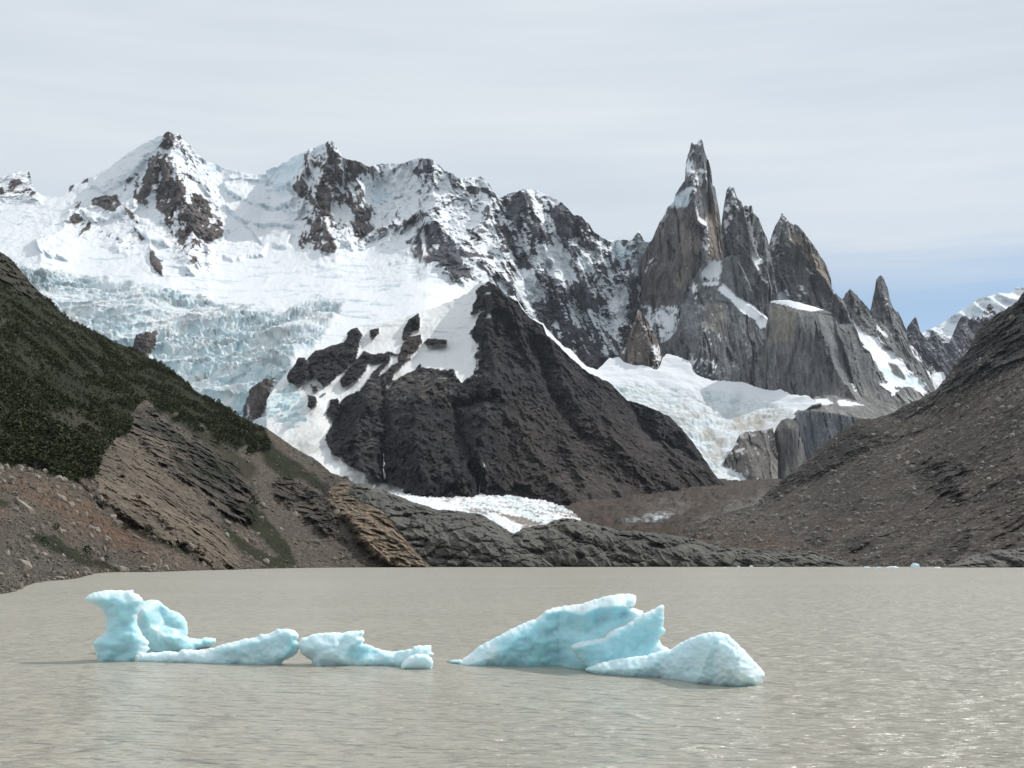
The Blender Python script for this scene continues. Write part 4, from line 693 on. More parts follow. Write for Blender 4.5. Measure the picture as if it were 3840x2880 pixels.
# ------------------------------------------------------------------ left hillside
HILL = Sheet('left_hillside', -340, 1640, [(-560,700),(-300,800),(-100,895),(0,944),(35,965),(65,1000),(88,1029),(118,1065),(153,1100),(194,1129),(217,1159),(264,1200),(353,1241),(441,1288),(505,1311),(558,1341),(623,1376),(676,1411),(723,1458),(764,1488),(823,1511),(882,1552),(940,1582),(999,1605),(1058,1646),(1117,1688),(1175,1717),(1205,1740),(1240,1772),(1300,1795),(1350,1825),(1400,1880),(1450,1935),(1500,2000),(1560,2070),(1610,2122),(1640,2128)],
    [(-560,2330),(-200,2260),(0,2232),(60,2220),(110,2212),(130,2196),(170,2186),(250,2176),(300,2168),(350,2156),(500,2151),(560,2148),(800,2139),(1100,2134),(1300,2129),(1640,2128)],
    [(-560,2330,110),(-200,2260,140),(0,2226,172),(60,2215,190),(130,2188,262),(300,2165,345),(350,2153,450),(560,2146,520),(800,2137,650),(1130,2131,840),(1400,2127,940),(1640,2127,965),(0,2000,300),(0,1745,560),(250,1760,640),(-400,2000,190),(-560,1700,300),(250,2000,470),(500,1850,700),(600,2000,640),(850,2000,790),
     (350,1500,1050),(0,1400,800),(-560,1200,620),(0,945,1400),(-560,700,1300),(350,1250,1350),(600,1600,1100),(800,1560,1350),(900,1900,960),(1100,2000,960),(1000,1610,1400),(1200,1790,1250),(1380,1980,1010),(1300,1900,1080),(1500,2060,985)], jag=3, jscale=9, seed=37)
S = HILL; x, y = S.x, S.y
SLAB = [(395,1650),(430,1640),(500,1675),(560,1720),(640,1790),(720,1850),(800,1930),(840,2000),(880,2060),(915,2125),(900,2140),(820,2138),(760,2090),(690,2040),(600,2025),(500,1960),(400,1895),(360,1850),(345,1800),(360,1720)]
CLIFF = [(480,1590),(520,1520),(560,1510),(620,1560),(700,1630),(800,1650),(860,1720),(930,1800),(960,1850),(940,1880),(960,1950),(930,1975),(850,1950),(800,1900),(720,1840),(640,1780),(560,1710),(520,1650),(480,1640)]
CRAG2 = [(1035,1800),(1090,1790),(1180,1830),(1230,1880),(1265,1950),(1250,2020),(1200,1990),(1120,1930),(1060,1880),(1020,1850)]
TAN = [(1220,1845),(1240,1817),(1280,1808),(1320,1818),(1350,1840),(1420,1895),(1460,1925),(1500,1990),(1520,2025),(1550,2060),(1590,2100),(1620,2130),(1510,2130),(1450,2110),(1400,2080),(1350,2030),(1300,1960),(1240,1900)]
SPUR = [(860,1880),(930,1870),(955,1910),(960,1955),(900,1960),(850,1920)]
for p, a_ in ((SLAB, 16), (CLIFF, 24), (CRAG2, 16), (TAN, 30), (SPUR, 10)): S.step_(p, a_, 22)
for r_ in ([([(430,1650),(480,1800),(560,1900),(760,2050),(880,2130)],20,26)], [([(560,1520),(680,1640),(840,1760),(950,1860)],22,22)], [([(0,1745),(120,1755),(280,1800),(380,1900)],-18,16)], [([(900,1580),(1050,1760),(1300,2050)],-16,30)]):
    S.ridge(*r_[0])
a, b, c = XYZ(S, 1.0)
G = globals()
slabm = field(x, y, 0, [(SLAB, 1, 12, 26)]); cliffm = field(x, y, 0, [(CLIFF, 1, 14, 30)]); cr2 = field(x, y, 0, [(CRAG2, 1, 10, 24)]); tanm = field(x, y, 0, [(TAN, 1, 8, 18)]); spm = field(x, y, 0, [(SPUR, 1, 6, 8)])
toprock = field(x, y, 0, [([(-560,700),(0,930),(65,1000),(118,1065),(194,1129),(110,1120),(60,1100),(20,1060),(-100,1000),(-560,850)], .8, 10, 15)])
rockm = np.clip(slabm + cliffm + cr2 + tanm + spm + toprock, 0, 1)
FOREST = [(-560,650),(0,900),(300,1150),(600,1300),(800,1440),(960,1570),(1010,1640),(1000,1680),(920,1660),(880,1690),(860,1680),(800,1620),(700,1600),(620,1540),(540,1500),(510,1520),(500,1580),(480,1620),(425,1640),(395,1655),(375,1720),(345,1790),(290,1800),(215,1785),(130,1750),(0,1745),(-560,1720)]
GREENS = [([(820,1960),(860,1985),(960,2060),(1090,2110),(1110,2130),(1000,2130),(930,2090),(850,2020)], .9, 10, 14), ([(915,1880),(960,1890),(1010,1960),(1090,2050),(1110,2120),(1060,2100),(980,2020),(930,1960)], .9, 8, 14), ([(110,1990),(200,2010),(300,2070),(400,2110),(440,2140),(330,2130),(220,2080),(130,2030)], .85, 10, 16),
    ([(440,1935),(520,1990),(640,2040),(740,2080),(800,2130),(700,2080),(580,2040),(500,1990)], .6, 6, 10), ([(1000,1640),(1060,1700),(1150,1760),(1240,1830),(1220,1850),(1120,1800),(1060,1790),(1000,1740),(960,1690)], .85, 12, 16), ([(800,1640),(900,1700),(960,1760),(950,1830),(900,1780),(830,1720)], .6, 12, 20), ([(1270,1930),(1330,1980),(1360,2030),(1300,1990)], .6, 8, 8), ([(560,1500),(760,1600),(860,1700),(760,1660),(620,1560)], .7, 10, 18), ([(640,1700),(760,1790),(700,1790)], .5, 8, 16), ([(0,1870),(40,1880),(30,1900),(-60,1900)], .7, 8, 8), ([(1120,1860),(1180,1890),(1160,1900)], .5, 8, 8)]
forest = field(x, y, 0, [(FOREST, 1, 8, 42)]) * (1 - .85 * toprock)
clear = field(x, y, 0, [([(180,1530),(330,1530),(420,1600),(400,1630),(260,1620),(190,1580)], .8, 20, 20), ([(-60,1180),(40,1200),(60,1220),(0,1225),(-60,1215)], .95, 6, 6), ([(60,1330),(230,1340),(300,1420),(200,1400),(80,1380)], .5, 20, 25), ([(150,1590),(260,1600),(240,1620),(160,1615)], .7, 8, 10)])
green = np.clip(np.maximum(field(x, y, 0, GREENS), forest), 0, 1)
sfl = (a * .75 + c * .65)
g = ridged(sfl / 50, b / 600, (c - .5 * a) / 200, 6, .6, seed=3); f3 = fbm(a / 11, b / 16, c / 9, 5, .66, seed=5)
# strata on the slab and cliff run down to the right
st = ridged((c * .9 + a * .55 + 20 * fbm(a / 60, b / 60, c / 60, 4, .6, seed=6)) / 15, b / 60, (a - c) / 110, 6, .68, seed=8)
kf1, kf2, kid = worley((a + .6 * c) / 13 + .3 * f3, b / 40, (c - .5 * a) / 26, 6); rkf = (1 - kf1) + .6 * (kid - .5)
st2 = ridged((c * .9 + a * .7) / 4.5, b / 30, (a - c) / 24, 4, .65, seed=58)
vt = ridged((a + 5 * fbm(a / 20, b / 20, c / 20, 3, seed=9)) / 15, b / 60, c / 50, 6, .68, seed=11)
k1, i1, _ = knobs(a, b, c, 4.2, 7); k2, i2, _ = knobs(a, b, c, 1.7, 8)
dist = np.clip(b / 600, .25, 1.5)
S.push(dist * (g * 9 * (1 - rockm) + slabm * (st * 4 + vt * 4 + st2 * 3 + rkf * 5) + (cliffm + cr2) * (vt * 10 + st * 3 + st2 * 3 + rkf * 4) + tanm * (st * 5 + vt * 3 + st2 * 3 + rkf * 3) + spm * vt * 10 + toprock * vt * 20 + f3 * (1.3 + 4.5 * rockm)) + (1 - rockm) * (sstep(.4, .8, k1) * 1.2 * (i1 > .6) + sstep(.35, .8, k2) * .5))
S.P[..., 2] = np.where(y > np.interp(x, [-560,1640], [2400,2140]) * 0 + 5000, S.P[..., 2], S.P[..., 2])
bl = fbm(a / 60, b / 90, c / 36, 5, .6, seed=10); b2 = fbm(a / 3.2, b / 4, c / 3, 4, .7, seed=14); stripe = fbm((sfl * 1.0) / 12, b / 150, (a * .65 - c * .75) / 100, 4, .6, seed=12)
col = lerp(tint(x.shape, (.165, .13, .10)), tint(x.shape, (.12, .105, .09)), np.clip(.5 + .8 * bl + .5 * stripe, 0, 1))
orange = field(x, y, 0, [([(100,1790),(300,1860),(500,1990),(680,2110),(560,2100),(400,2030),(200,1930),(60,1850),(-300,1800)], .85, 40, 25), ([(0,1900),(60,1930),(0,1960)], .5, 15, 10)])
col = lerp(col, tint(x.shape, (.21, .12, .075)), np.clip(orange * (.7 + .7 * stripe), 0, 1))
grey = field(x, y, 0, [([(-560,2080),(0,2050),(120,2060),(300,2120),(420,2150),(0,2260),(-560,2340)], .85, 25, 20), ([(900,1930),(960,1990),(1080,2060),(1060,2080),(940,2010)], .6, 10, 10)])
col = lerp(col, tint(x.shape, (.125, .115, .10)), grey)
pale = sstep(.5, .9, k1) * (i1 > .8) * .6 + sstep(.45, .85, k2) * (i2 > .7) * .55
col = lerp(col, tint(x.shape, (.27, .235, .195)), np.clip(pale, 0, 1))
rk = lerp(tint(x.shape, (.255, .205, .155)), tint(x.shape, (.125, .105, .085)), np.clip(.45 + .8 * bl + .5 * stripe, 0, 1))
rk = lerp(rk, tint(x.shape, (.06, .056, .052)), np.clip((cliffm + cr2) * (.7 + .9 * bl), 0, 1))
rk = lerp(rk, tint(x.shape, (.38, .29, .205)), np.clip(tanm * (.75 + .7 * stripe), 0, 1))
rk = lerp(rk, tint(x.shape, (.075, .068, .06)), toprock)
col = lerp(col, rk, rockm)
gcol = lerp(tint(x.shape, (.036, .040, .015)), tint(x.shape, (.021, .025, .010)), np.clip(.5 + bl, 0, 1))
col = lerp(col, gcol, np.clip(green * (1 - .55 * clear) * (1.3 + .9 * b2), 0, 1) * (1 - .8 * slabm))
col = lerp(col, tint(x.shape, (.042, .05, .022)), np.clip(cliffm * (bl * 2.2 + b2 * .8 - .3), 0, .9))
wet = (c < .5) & (y > 2120); col = col * np.where(wet, .6, 1)[..., None]
S.build(np.clip(col * .66 * (1 + .65 * b2[..., None]), .008, 1), 0 * x, M_near, lenb=.5, flat=True)
# ------------------------------------------------------------------ lake
M_water = bpy.data.materials.new('silty_lake_water'); M_water.use_nodes = True
N = NT(M_water.node_tree)
pos = N.n('ShaderNodeNewGeometry').outputs['Position']
def wav(sx_, sy_, sc, det, dist=0.0, rot=0.0):
    m = N.n('ShaderNodeMapping', {'Vector': pos, 'Scale': (sx_, sy_, 1), 'Rotation': (0, 0, rot)})
    return N.n('ShaderNodeTexNoise', {'Vector': m.outputs[0], 'Scale': sc, 'Detail': det, 'Roughness': 0.55, 'Distortion': dist}).outputs['Fac']
h1 = wav(.62, 1.5, 1.35, 2.0, .5, .10); h2 = wav(.6, 1.5, 3.4, 3.0, .4, -.12); h3 = wav(.8, 1.2, .55, 2.0, .3, .25)
hh = N.math('ADD', N.math('ADD', N.math('MULTIPLY', h1, .5), N.math('MULTIPLY', h2, .17)), N.math('MULTIPLY', h3, .75))
gust = wav(.9, 1.0, .02, 3.0, .6, .2)
amp = N.ramp(gust, [(.3, .65), (.7, 1.1)])
bmp = N.n('ShaderNodeBump', {'Height': N.math('MULTIPLY', hh, amp), 'Strength': 1.0, 'Distance': 1.15})
silt = N.ramp(wav(.4, 1.0, .08, 4.0, .5), [(.3, (.40, .37, .300)), (.7, (.43, .40, .325))])
p = N.n('ShaderNodeBsdfPrincipled', {'Base Color': silt, 'Roughness': .25, 'IOR': 1.33, 'Specular IOR Level': .5, 'Normal': bmp.outputs[0]})
N.n('ShaderNodeOutputMaterial', {0: p.outputs[0]})
xs = np.concatenate([np.linspace(-3500, 0, 30)[:-1], np.linspace(0, 3840, 60), np.linspace(3840, 7400, 30)[1:]])
ds = np.concatenate([[ -60, 0.5, 4], np.geomspace(8, 1500, 90)])
P = np.array([[[(px - CX) / F * max(d, 40) * (1 if d > 40 else 2.5), d, 0] for d in ds] for px in xs])
P[..., 2] = 0.0
idx = np.arange(P.shape[0] * P.shape[1]).reshape(P.shape[:2])
q = np.stack([idx[:-1, :-1], idx[1:, :-1], idx[1:, 1:], idx[:-1, 1:]], -1).reshape(-1, 4)
make_mesh('lake_water', P.reshape(-1, 3), q, None, True, None, M_water)

# ------------------------------------------------------------------ icebergs
M_berg = bpy.data.materials.new('floating_ice'); M_berg.use_nodes = True
N = NT(M_berg.node_tree)
fr = N.n('ShaderNodeAttribute', attribute_name='snow').outputs['Fac']
pos = N.n('ShaderNodeNewGeometry').outputs['Position']
a1 = N.n('ShaderNodeTexNoise', {'Vector': pos, 'Scale': 3.5, 'Detail': 5.0, 'Roughness': .6}).outputs['Fac']
a2 = N.n('ShaderNodeTexVoronoi', {'Vector': pos, 'Scale': 8.0}, feature='SMOOTH_F1').outputs['Distance']
a3 = N.n('ShaderNodeTexNoise', {'Vector': pos, 'Scale': 22.0, 'Detail': 3.0}).outputs['Fac']
hgt = N.math('ADD', N.math('ADD', N.math('MULTIPLY', a1, .6), N.math('MULTIPLY', a2, .35)), N.math('MULTIPLY', a3, .12))
bmp = N.n('ShaderNodeBump', {'Height': hgt, 'Strength': .2, 'Distance': .05})
frn = N.math('ADD', fr, N.math('MULTIPLY', N.math('SUBTRACT', a1, .5), .12), clamp=True)
basec = N.mix(frn, (.44, .75, .82), (.87, .92, .93))
p = N.n('ShaderNodeBsdfPrincipled', {'Base Color': basec, 'Roughness': N.math('ADD', .32, N.math('MULTIPLY', frn, .4)), 'IOR': 1.31, 'Specular IOR Level': .4, 'Subsurface Weight': N.math('SUBTRACT', 1.0, N.math('MULTIPLY', frn, .55)), 'Subsurface Radius': (.10, .50, .62), 'Subsurface Scale': .55, 'Normal': bmp.outputs[0]})
N.n('ShaderNodeOutputMaterial', {0: p.outputs[0]})

def resample(pts, d):
    out = []; n = len(pts)
    for i in range(n):
        p0, p1 = np.array(pts[i], float), np.array(pts[(i + 1) % n], float); k = max(1, int(np.hypot(*(p1 - p0)) / d))
        for j in range(k): out.append(p0 + (p1 - p0) * j / k)
    return np.array(out)
def berg_piece(name, outline, yw, thick, width, parent, off=0.0, seed=1, g=4.5, jag=1.6, disp=.06, dimple=0.0, folds=(), frost=0.2, frost_items=(), edge=.12):
    ring = resample(outline, g)
    j = np.stack([perlin(ring[:, 0] / 13, ring[:, 1] / 13, 0 * ring[:, 0], seed), perlin(ring[:, 0] / 13, ring[:, 1] / 13, 0 * ring[:, 0] + 9, seed)], 1) + .5 * np.stack([perlin(ring[:, 0] / 5, ring[:, 1] / 5, 0 * ring[:, 0], seed + 2), perlin(ring[:, 0] / 5, ring[:, 1] / 5, 0 * ring[:, 0] + 9, seed + 2)], 1)
    above = ring[:, 1] < yw(ring[:, 0]) - 3
    ring = ring + j * jag * 2.2 * above[:, None]
    nr = len(ring)
    x0, y0 = ring.min(0); x1, y1 = ring.max(0)
    gx, gy = np.meshgrid(np.arange(x0, x1, g), np.arange(y0, y1, g)); gx = gx + (np.arange(gx.shape[0])[:, None] % 2) * g / 2
    gx = gx.ravel(); gy = gy.ravel(); k = poly_sd(gx, gy, ring.tolist()) > g * .55
    pts = np.concatenate([ring, np.stack([gx[k], gy[k]], 1)])
    v, e, f, *_ = delaunay_2d_cdt([Vector(p) for p in pts], [(i, (i + 1) % nr) for i in range(nr)], [], 1, 0.01)
    V = np.array([[q.x, q.y] for q in v]); n = len(V)
    sd_ = np.abs(poly_sd(V[:, 0], V[:, 1], ring.tolist())); T = np.array([t for t in f if len(t) == 3])
    cen = V[T].mean(1); T = T[poly_sd(cen[:, 0], cen[:, 1], ring.tolist()) > 0]
    onb = sd_ < .8
    t = np.clip(sd_ / width, 0, 1); prof = np.sqrt(1 - (1 - t) ** 2)
    D0 = 4 * F / (yw(V[:, 0]) - HOR) + off + thick
    fx = np.zeros(n)
    for pl, am, wd in folds: fx += am * np.exp(-(line_d(V[:, 0], V[:, 1], pl) / wd) ** 1.3)
    nz = disp * 2.2 * fbm(V[:, 0] / 85, V[:, 1] / 70, 0 * V[:, 0], 3, .45, seed=seed) + disp * .25 * fbm(V[:, 0] / 18, V[:, 1] / 14, 0 * V[:, 0], 3, seed=seed + 4)
    w1, w2, wi = worley(V[:, 0] / 52, V[:, 1] / 36, 0 * V[:, 0] + seed, seed); nz = nz + disp * .6 * (1 - w1)
    if dimple:
        w1, w2, _ = worley(V[:, 0] / 19, V[:, 1] / 14, 0 * V[:, 0], seed); nz = nz - dimple * (1 - np.clip(w1, 0, 1) ** 1.5) 
    fade = np.clip(sd_ / 14, 0, 1)
    base = np.clip(1 - (yw(V[:, 0]) - V[:, 1]) / 40, 0, 1)
    Df = D0 - thick * prof * (1 + .0 * base) + edge * 0 - (nz + fx) * fade
    Db = D0 + thick * prof * .9 + .5 * nz * fade
    A = at(V[:, 0], V[:, 1], Df); Bk = at(V[:, 0], V[:, 1], Db)
    inner = np.where(~onb)[0]; m = np.arange(n); m[inner] = n + np.arange(len(inner))
    co = np.concatenate([A, Bk[inner]])
    co[:, 2] = np.maximum(co[:, 2], -.45)
    T2 = m[T][:, ::-1]
    fz = np.full(len(co), frost)
    VV = np.concatenate([V, V[inner]])
    for pl, val, so_ in frost_items: s = sstep(-so_, so_, poly_sd(VV[:, 0], VV[:, 1], pl)); fz = fz * (1 - s) + val * s
    rim = np.exp(-np.concatenate([sd_, sd_[inner]]) / 9.0) * (VV[:, 1] < yw(VV[:, 0]) - 10)
    fz = np.clip(fz * .8 + rim * .4, 0, 1)
    o = make_mesh(name, co, None, np.concatenate([T, T2]), True, {'snow': fz}, M_berg, None, parent)
    return o
def iceberg(label, px, yb):
    o = bpy.data.objects.new('iceberg', None); COL.objects.link(o); p = at(px, yb, 4 * F / (yb - HOR))
    o.location = (p[0], p[1], 0); o['label'] = label; o['category'] = 'iceberg'; return o
def keep(o):                                                     # parent without moving the mesh
    o.matrix_parent_inverse = o.parent.matrix_basis.inverted(); return o

b1 = iceberg('tall blue iceberg with a leaning anvil-shaped head and long low tail, leftmost on the lake', 440, 2472)
yw1 = lambda x: 2472 + 0 * x + np.interp(x, [560, 1000, 1120], [0, 10, 12])
keep(berg_piece('ice_tower', [(317,2245),(335,2229),(368,2219),(411,2212),(460,2214),(507,2214),(498,2221),(520,2230),(533,2243),(537,2260),(524,2288),(515,2311),(514,2340),(524,2362),(534,2382),(561,2411),(552,2424),(564,2433),(549,2445),(556,2458),(560,2500),(366,2500),(364,2458),(353,2425),(345,2411),(368,2392),(397,2366),(394,2340),(396,2314),(384,2291),(373,2275),(355,2267),(335,2263)], yw1, .75, 70, b1, .1, seed=3, disp=.10, frost=.12,
    folds=[([(400,2360),(460,2320),(515,2312)], .14, 16), ([(380,2400),(440,2420),(520,2400)], .16, 22), ([(420,2270),(450,2340)], -.12, 26), ([(480,2440),(420,2470)], -.14, 20)], frost_items=[([(317,2240),(411,2205),(510,2205),(540,2250),(500,2262),(420,2235),(340,2262)], .7, 12), ([(520,2400),(570,2400),(570,2460),(520,2450)], .7, 10)]))
keep(berg_piece('ice_wing', [(500,2285),(520,2262),(536,2256),(558,2250),(591,2249),(606,2260),(617,2271),(643,2288),(676,2301),(692,2318),(702,2333),(705,2366),(700,2386),(709,2392),(748,2396),(768,2390),(790,2391),(808,2394),(808,2412),(787,2428),(740,2437),(722,2470),(560,2474),(505,2474),(500,2400)], lambda x: 2444 + 0 * x - np.interp(x, [560, 800], [0, 10]), .65, 60, b1, .9, seed=8, disp=.10, frost=.18,
    folds=[([(540,2290),(560,2350),(620,2385),(690,2395)], .28, 24), ([(600,2300),(625,2340),(660,2350)], -.30, 30)], frost_items=[([(520,2262),(560,2255),(600,2255),(590,2280),(545,2300),(520,2330),(512,2300)], .65, 10), ([(550,2340),(600,2370),(640,2380),(620,2392),(560,2370)], .8, 10)]))
keep(berg_piece('ice_mound', [(500,2500),(500,2448),(545,2449),(591,2447),(630,2441),(669,2445),(682,2435),(722,2437),(768,2435),(807,2428),(840,2415),(905,2399),(945,2392),(971,2386),(974,2378),(1010,2376),(1036,2360),(1076,2358),(1105,2363),(1118,2379),(1121,2394),(1112,2399),(1120,2415),(1123,2432),(1109,2455),(1089,2468),(1063,2480),(1040,2510),(700,2505)], yw1, .55, 46, b1, -.15, seed=13, disp=.09, dimple=.05, frost=.5,
    folds=[([(1085,2375),(1095,2420),(1060,2470)], .2, 16), ([(840,2430),(950,2410),(1050,2380)], .16, 18)], frost_items=[([(500,2440),(800,2425),(800,2480),(500,2480)], .75, 10), ([(1095,2390),(1125,2420),(1090,2470),(1030,2485),(1070,2440)], .05, 10)]))
b2_ = iceberg('low flat pale iceberg with a pointed overhanging slab at left and a thin tail', 1300, 2490)
yw2 = lambda x: 2489 + 0 * x + np.interp(x, [1480, 1530], [0, 8])
keep(berg_piece('ice_slab', [(1121,2414),(1128,2396),(1168,2379),(1207,2373),(1286,2372),(1325,2365),(1364,2364),(1365,2376),(1358,2386),(1369,2399),(1361,2412),(1390,2422),(1430,2438),(1476,2444),(1512,2438),(1548,2432),(1551,2422),(1587,2420),(1617,2418),(1618,2445),(1631,2458),(1617,2463),(1622,2478),(1622,2515),(1180,2515),(1168,2479),(1135,2458),(1122,2434)], yw2, .7, 55, b2_, .2, seed=17, disp=.10, frost=.5, dimple=.03,
    folds=[([(1180,2480),(1240,2440),(1290,2470)], .12, 14), ([(1360,2400),(1310,2420),(1285,2470)], .22, 14), ([(1380,2430),(1340,2470)], -.18, 22)], frost_items=[([(1120,2400),(1200,2375),(1350,2370),(1340,2420),(1270,2480),(1180,2485),(1130,2450)], .62, 12), ([(1300,2430),(1360,2410),(1420,2450),(1320,2480)], .1, 10)]))
keep(berg_piece('ice_lump', [(1503,2497),(1515,2478),(1541,2458),(1568,2453),(1600,2451),(1618,2466),(1623,2484),(1620,2515),(1505,2515)], lambda x: 2499 + 0 * x, .3, 30, b2_, -.1, seed=19, disp=.04, frost=.7))
b3 = iceberg('largest iceberg, a blue wedge rising to two jagged fins, with a dimpled mound at right', 2200, 2505)
yw3 = lambda x: np.interp(x, [1670, 1730, 1916, 2094, 2144, 2189, 2300], [2483, 2489, 2493, 2493, 2500, 2507, 2512])
keep(berg_piece('ice_wedge', [(1668,2482),(1695,2476),(1733,2473),(1771,2447),(1796,2422),(1878,2381),(1929,2352),(1980,2330),(2018,2316),(2043,2292),(2081,2277),(2138,2270),(2182,2264),(2220,2251),(2271,2235),(2322,2227),(2360,2226),(2386,2234),(2386,2254),(2380,2271),(2363,2277),(2385,2282),(2410,2292),(2413,2305),(2420,2400),(2440,2530),(1740,2520),(1720,2491)], yw3, 1.0, 110, b3, .4, seed=23, disp=.12, frost=.06,
    folds=[([(2043,2292),(2120,2290),(2182,2306),(2252,2277),(2380,2275)], .38, 20), ([(2240,2330),(2330,2310)], -.35, 34), ([(2150,2360),(2240,2380)], -.25, 26), ([(1780,2470),(1900,2420),(2000,2360),(2060,2300)], .10, 40), ([(2000,2440),(2100,2450)], -.2, 40)], frost_items=[([(2043,2285),(2182,2262),(2340,2222),(2390,2230),(2386,2272),(2252,2276),(2182,2300),(2110,2290),(2040,2300)], .8, 6), ([(2360,2276),(2415,2290),(2415,2320),(2340,2350),(2360,2300)], .75, 10), ([(1668,2480),(1771,2445),(1850,2400),(1870,2420),(1860,2480),(1740,2500)], .7, 20), ([(1878,2375),(2018,2310),(2040,2318),(1900,2395)], .5, 12)]))
keep(berg_piece('ice_fin', [(2139,2421),(2160,2412),(2182,2406),(2220,2400),(2233,2394),(2265,2390),(2277,2371),(2303,2356),(2341,2346),(2385,2321),(2416,2299),(2454,2283),(2473,2270),(2483,2263),(2492,2277),(2489,2321),(2486,2350),(2496,2365),(2489,2381),(2470,2394),(2480,2416),(2512,2435),(2520,2540),(2250,2540),(2210,2512),(2178,2478),(2156,2450),(2144,2436)], lambda x: np.interp(x, [2140, 2189, 2500], [2502, 2508, 2512]), .55, 60, b3, -.3, seed=29, disp=.09, frost=.08,
    folds=[([(2150,2430),(2300,2390),(2430,2330),(2480,2280)], .14, 22), ([(2420,2390),(2380,2430)], -.25, 36)], frost_items=[([(2139,2410),(2270,2385),(2300,2350),(2480,2262),(2490,2290),(2330,2362),(2280,2400),(2150,2435)], .6, 10), ([(2470,2394),(2512,2430),(2512,2450),(2440,2450)], .6, 8)]))
yw4 = lambda x: np.interp(x, [2189, 2265, 2360, 2473, 2549, 2638, 2701, 2771, 2872], [2511, 2519, 2523, 2527, 2535, 2549, 2556, 2560, 2552])
keep(berg_piece('ice_mound', [(2186,2511),(2233,2492),(2284,2476),(2347,2466),(2423,2459),(2473,2441),(2511,2437),(2549,2413),(2587,2394),(2632,2375),(2670,2371),(2701,2371),(2733,2381),(2758,2409),(2790,2435),(2815,2466),(2847,2498),(2873,2530),(2864,2548),(2850,2585),(2640,2580),(2480,2560),(2260,2545)], yw4, .9, 80, b3, -.6, seed=31, disp=.10, dimple=.10, frost=.55,
    folds=[([(2690,2372),(2660,2440),(2620,2540)], .3, 22), ([(2511,2440),(2450,2500)], .1, 30)], frost_items=[([(2700,2375),(2873,2530),(2860,2560),(2690,2560),(2680,2440)], .8, 15)]))
def floe(label, px, py, w_px, h_px, seed):
    D = 4 * F / (py - HOR); r = np.random.default_rng(seed); k = 14
    th = np.linspace(0, 2 * math.pi, k, endpoint=False); w_ = w_px * D / F / 2; hh_ = h_px * D / F
    ring = np.stack([np.cos(th) * w_ * r.uniform(.7, 1.05, k), np.sin(th) * w_ * .6 * r.uniform(.7, 1.05, k)], 1)
    co = [[*q, -.1] for q in ring] + [[*(q * .85), hh_ * r.uniform(.3, .75)] for q in ring] + [[*(q * .45), hh_ * r.uniform(.6, 1.1)] for q in ring] + [[0, 0, hh_ * .9]]
    q = [[i, (i + 1) % k, k + (i + 1) % k, k + i] for i in range(k)] + [[k + i, k + (i + 1) % k, 2 * k + (i + 1) % k, 2 * k + i] for i in range(k)]
    t = [[2 * k + i, 2 * k + (i + 1) % k, 3 * k] for i in range(k)]
    o = make_mesh('ice_floe', np.array(co), np.array(q), np.array(t), False, {'snow': np.full(3 * k + 1, .8)}, M_berg, None)
    p = at(px, py, D); o.location = (p[0], p[1], 0); o['label'] = label; o['category'] = 'ice floe'; o['group'] = 'bits of drifting ice at the far shore'
for lb, px, py, w_, h_, sd__ in [('brightest and biggest ice chunk by the far shore, below the right moraine', 3432, 2127, 38, 16, 1), ('thin line of ice left of the big chunk at the far shore', 3345, 2129, 60, 6, 2), ('flat white floe just off the moraine foot, leftmost of its string', 3250, 2129, 34, 5, 3), ('tiny ice bit between two thin floes at the moraine foot', 3295, 2130, 20, 5, 4),
    ('small white ice bit afloat off the dark rock bar, nearest of its trio', 2716, 2131, 16, 5, 5), ('white ice bit touching the rock bar, left of the pair', 2770, 2127, 12, 5, 6), ('white ice bit touching the rock bar, right of the pair', 2817, 2127, 16, 7, 7), ('faint ice bit against the low end of the rock bar', 2890, 2128, 10, 4, 8), ('narrow floe right of the big chunk, off the pale shore slab', 3515, 2130, 30, 4, 9)]:
    floe(lb, px, py, w_, h_, sd__)

# ------------------------------------------------------------------ boulders
def hull_rock(seed, k=15, flat=.75):
    import bmesh
    r = np.random.default_rng(seed); bm = bmesh.new()
    for i in range(k):
        v = r.normal(size=3); v /= np.linalg.norm(v); v = np.sign(v) * np.abs(v) ** .75; v *= r.uniform(.8, 1.1); v[2] *= flat
        bm.verts.new(v * .5)
    bmesh.ops.convex_hull(bm, input=bm.verts); bmesh.ops.delete(bm, geom=[v for v in bm.verts if not v.link_faces], context='VERTS')
    bmesh.ops.triangulate(bm, faces=bm.faces)
    bm.verts.index_update(); V = np.array([v.co[:] for v in bm.verts]); T = np.array([[v.index for v in f.verts] for f in bm.faces]); bm.free(); return V, T
PROTO = [hull_rock(s) for s in range(12)]
def rock_mat(name, c1, c2):
    m = bpy.data.materials.new(name); m.use_nodes = True; N = NT(m.node_tree)
    ps = N.n('ShaderNodeNewGeometry').outputs['Position']; rnd = N.n('ShaderNodeObjectInfo').outputs['Random']
    a = N.n('ShaderNodeTexNoise', {'Vector': ps, 'Scale': 1.1, 'Detail': 6.0, 'Roughness': .65}).outputs['Fac']
    b_ = N.n('ShaderNodeTexNoise', {'Vector': ps, 'Scale': 6.0, 'Detail': 4.0, 'Roughness': .65}).outputs['Fac']
    at_ = N.n('ShaderNodeAttribute', attribute_name='Col').outputs['Fac']
    f = N.math('ADD', N.math('ADD', N.math('MULTIPLY', a, .7), N.math('MULTIPLY', rnd, .25)), N.math('MULTIPLY', at_, .3))
    c = N.ramp(f, [(.25, c1), (.8, c2)])
    bp = N.n('ShaderNodeBump', {'Height': N.math('ADD', a, N.math('MULTIPLY', b_, .4)), 'Strength': .7, 'Distance': .35})
    N.n('ShaderNodeOutputMaterial', {0: N.n('ShaderNodeBsdfPrincipled', {'Base Color': c, 'Roughness': .9, 'Specular IOR Level': .25, 'Normal': bp.outputs[0]}).outputs[0]})
    return m
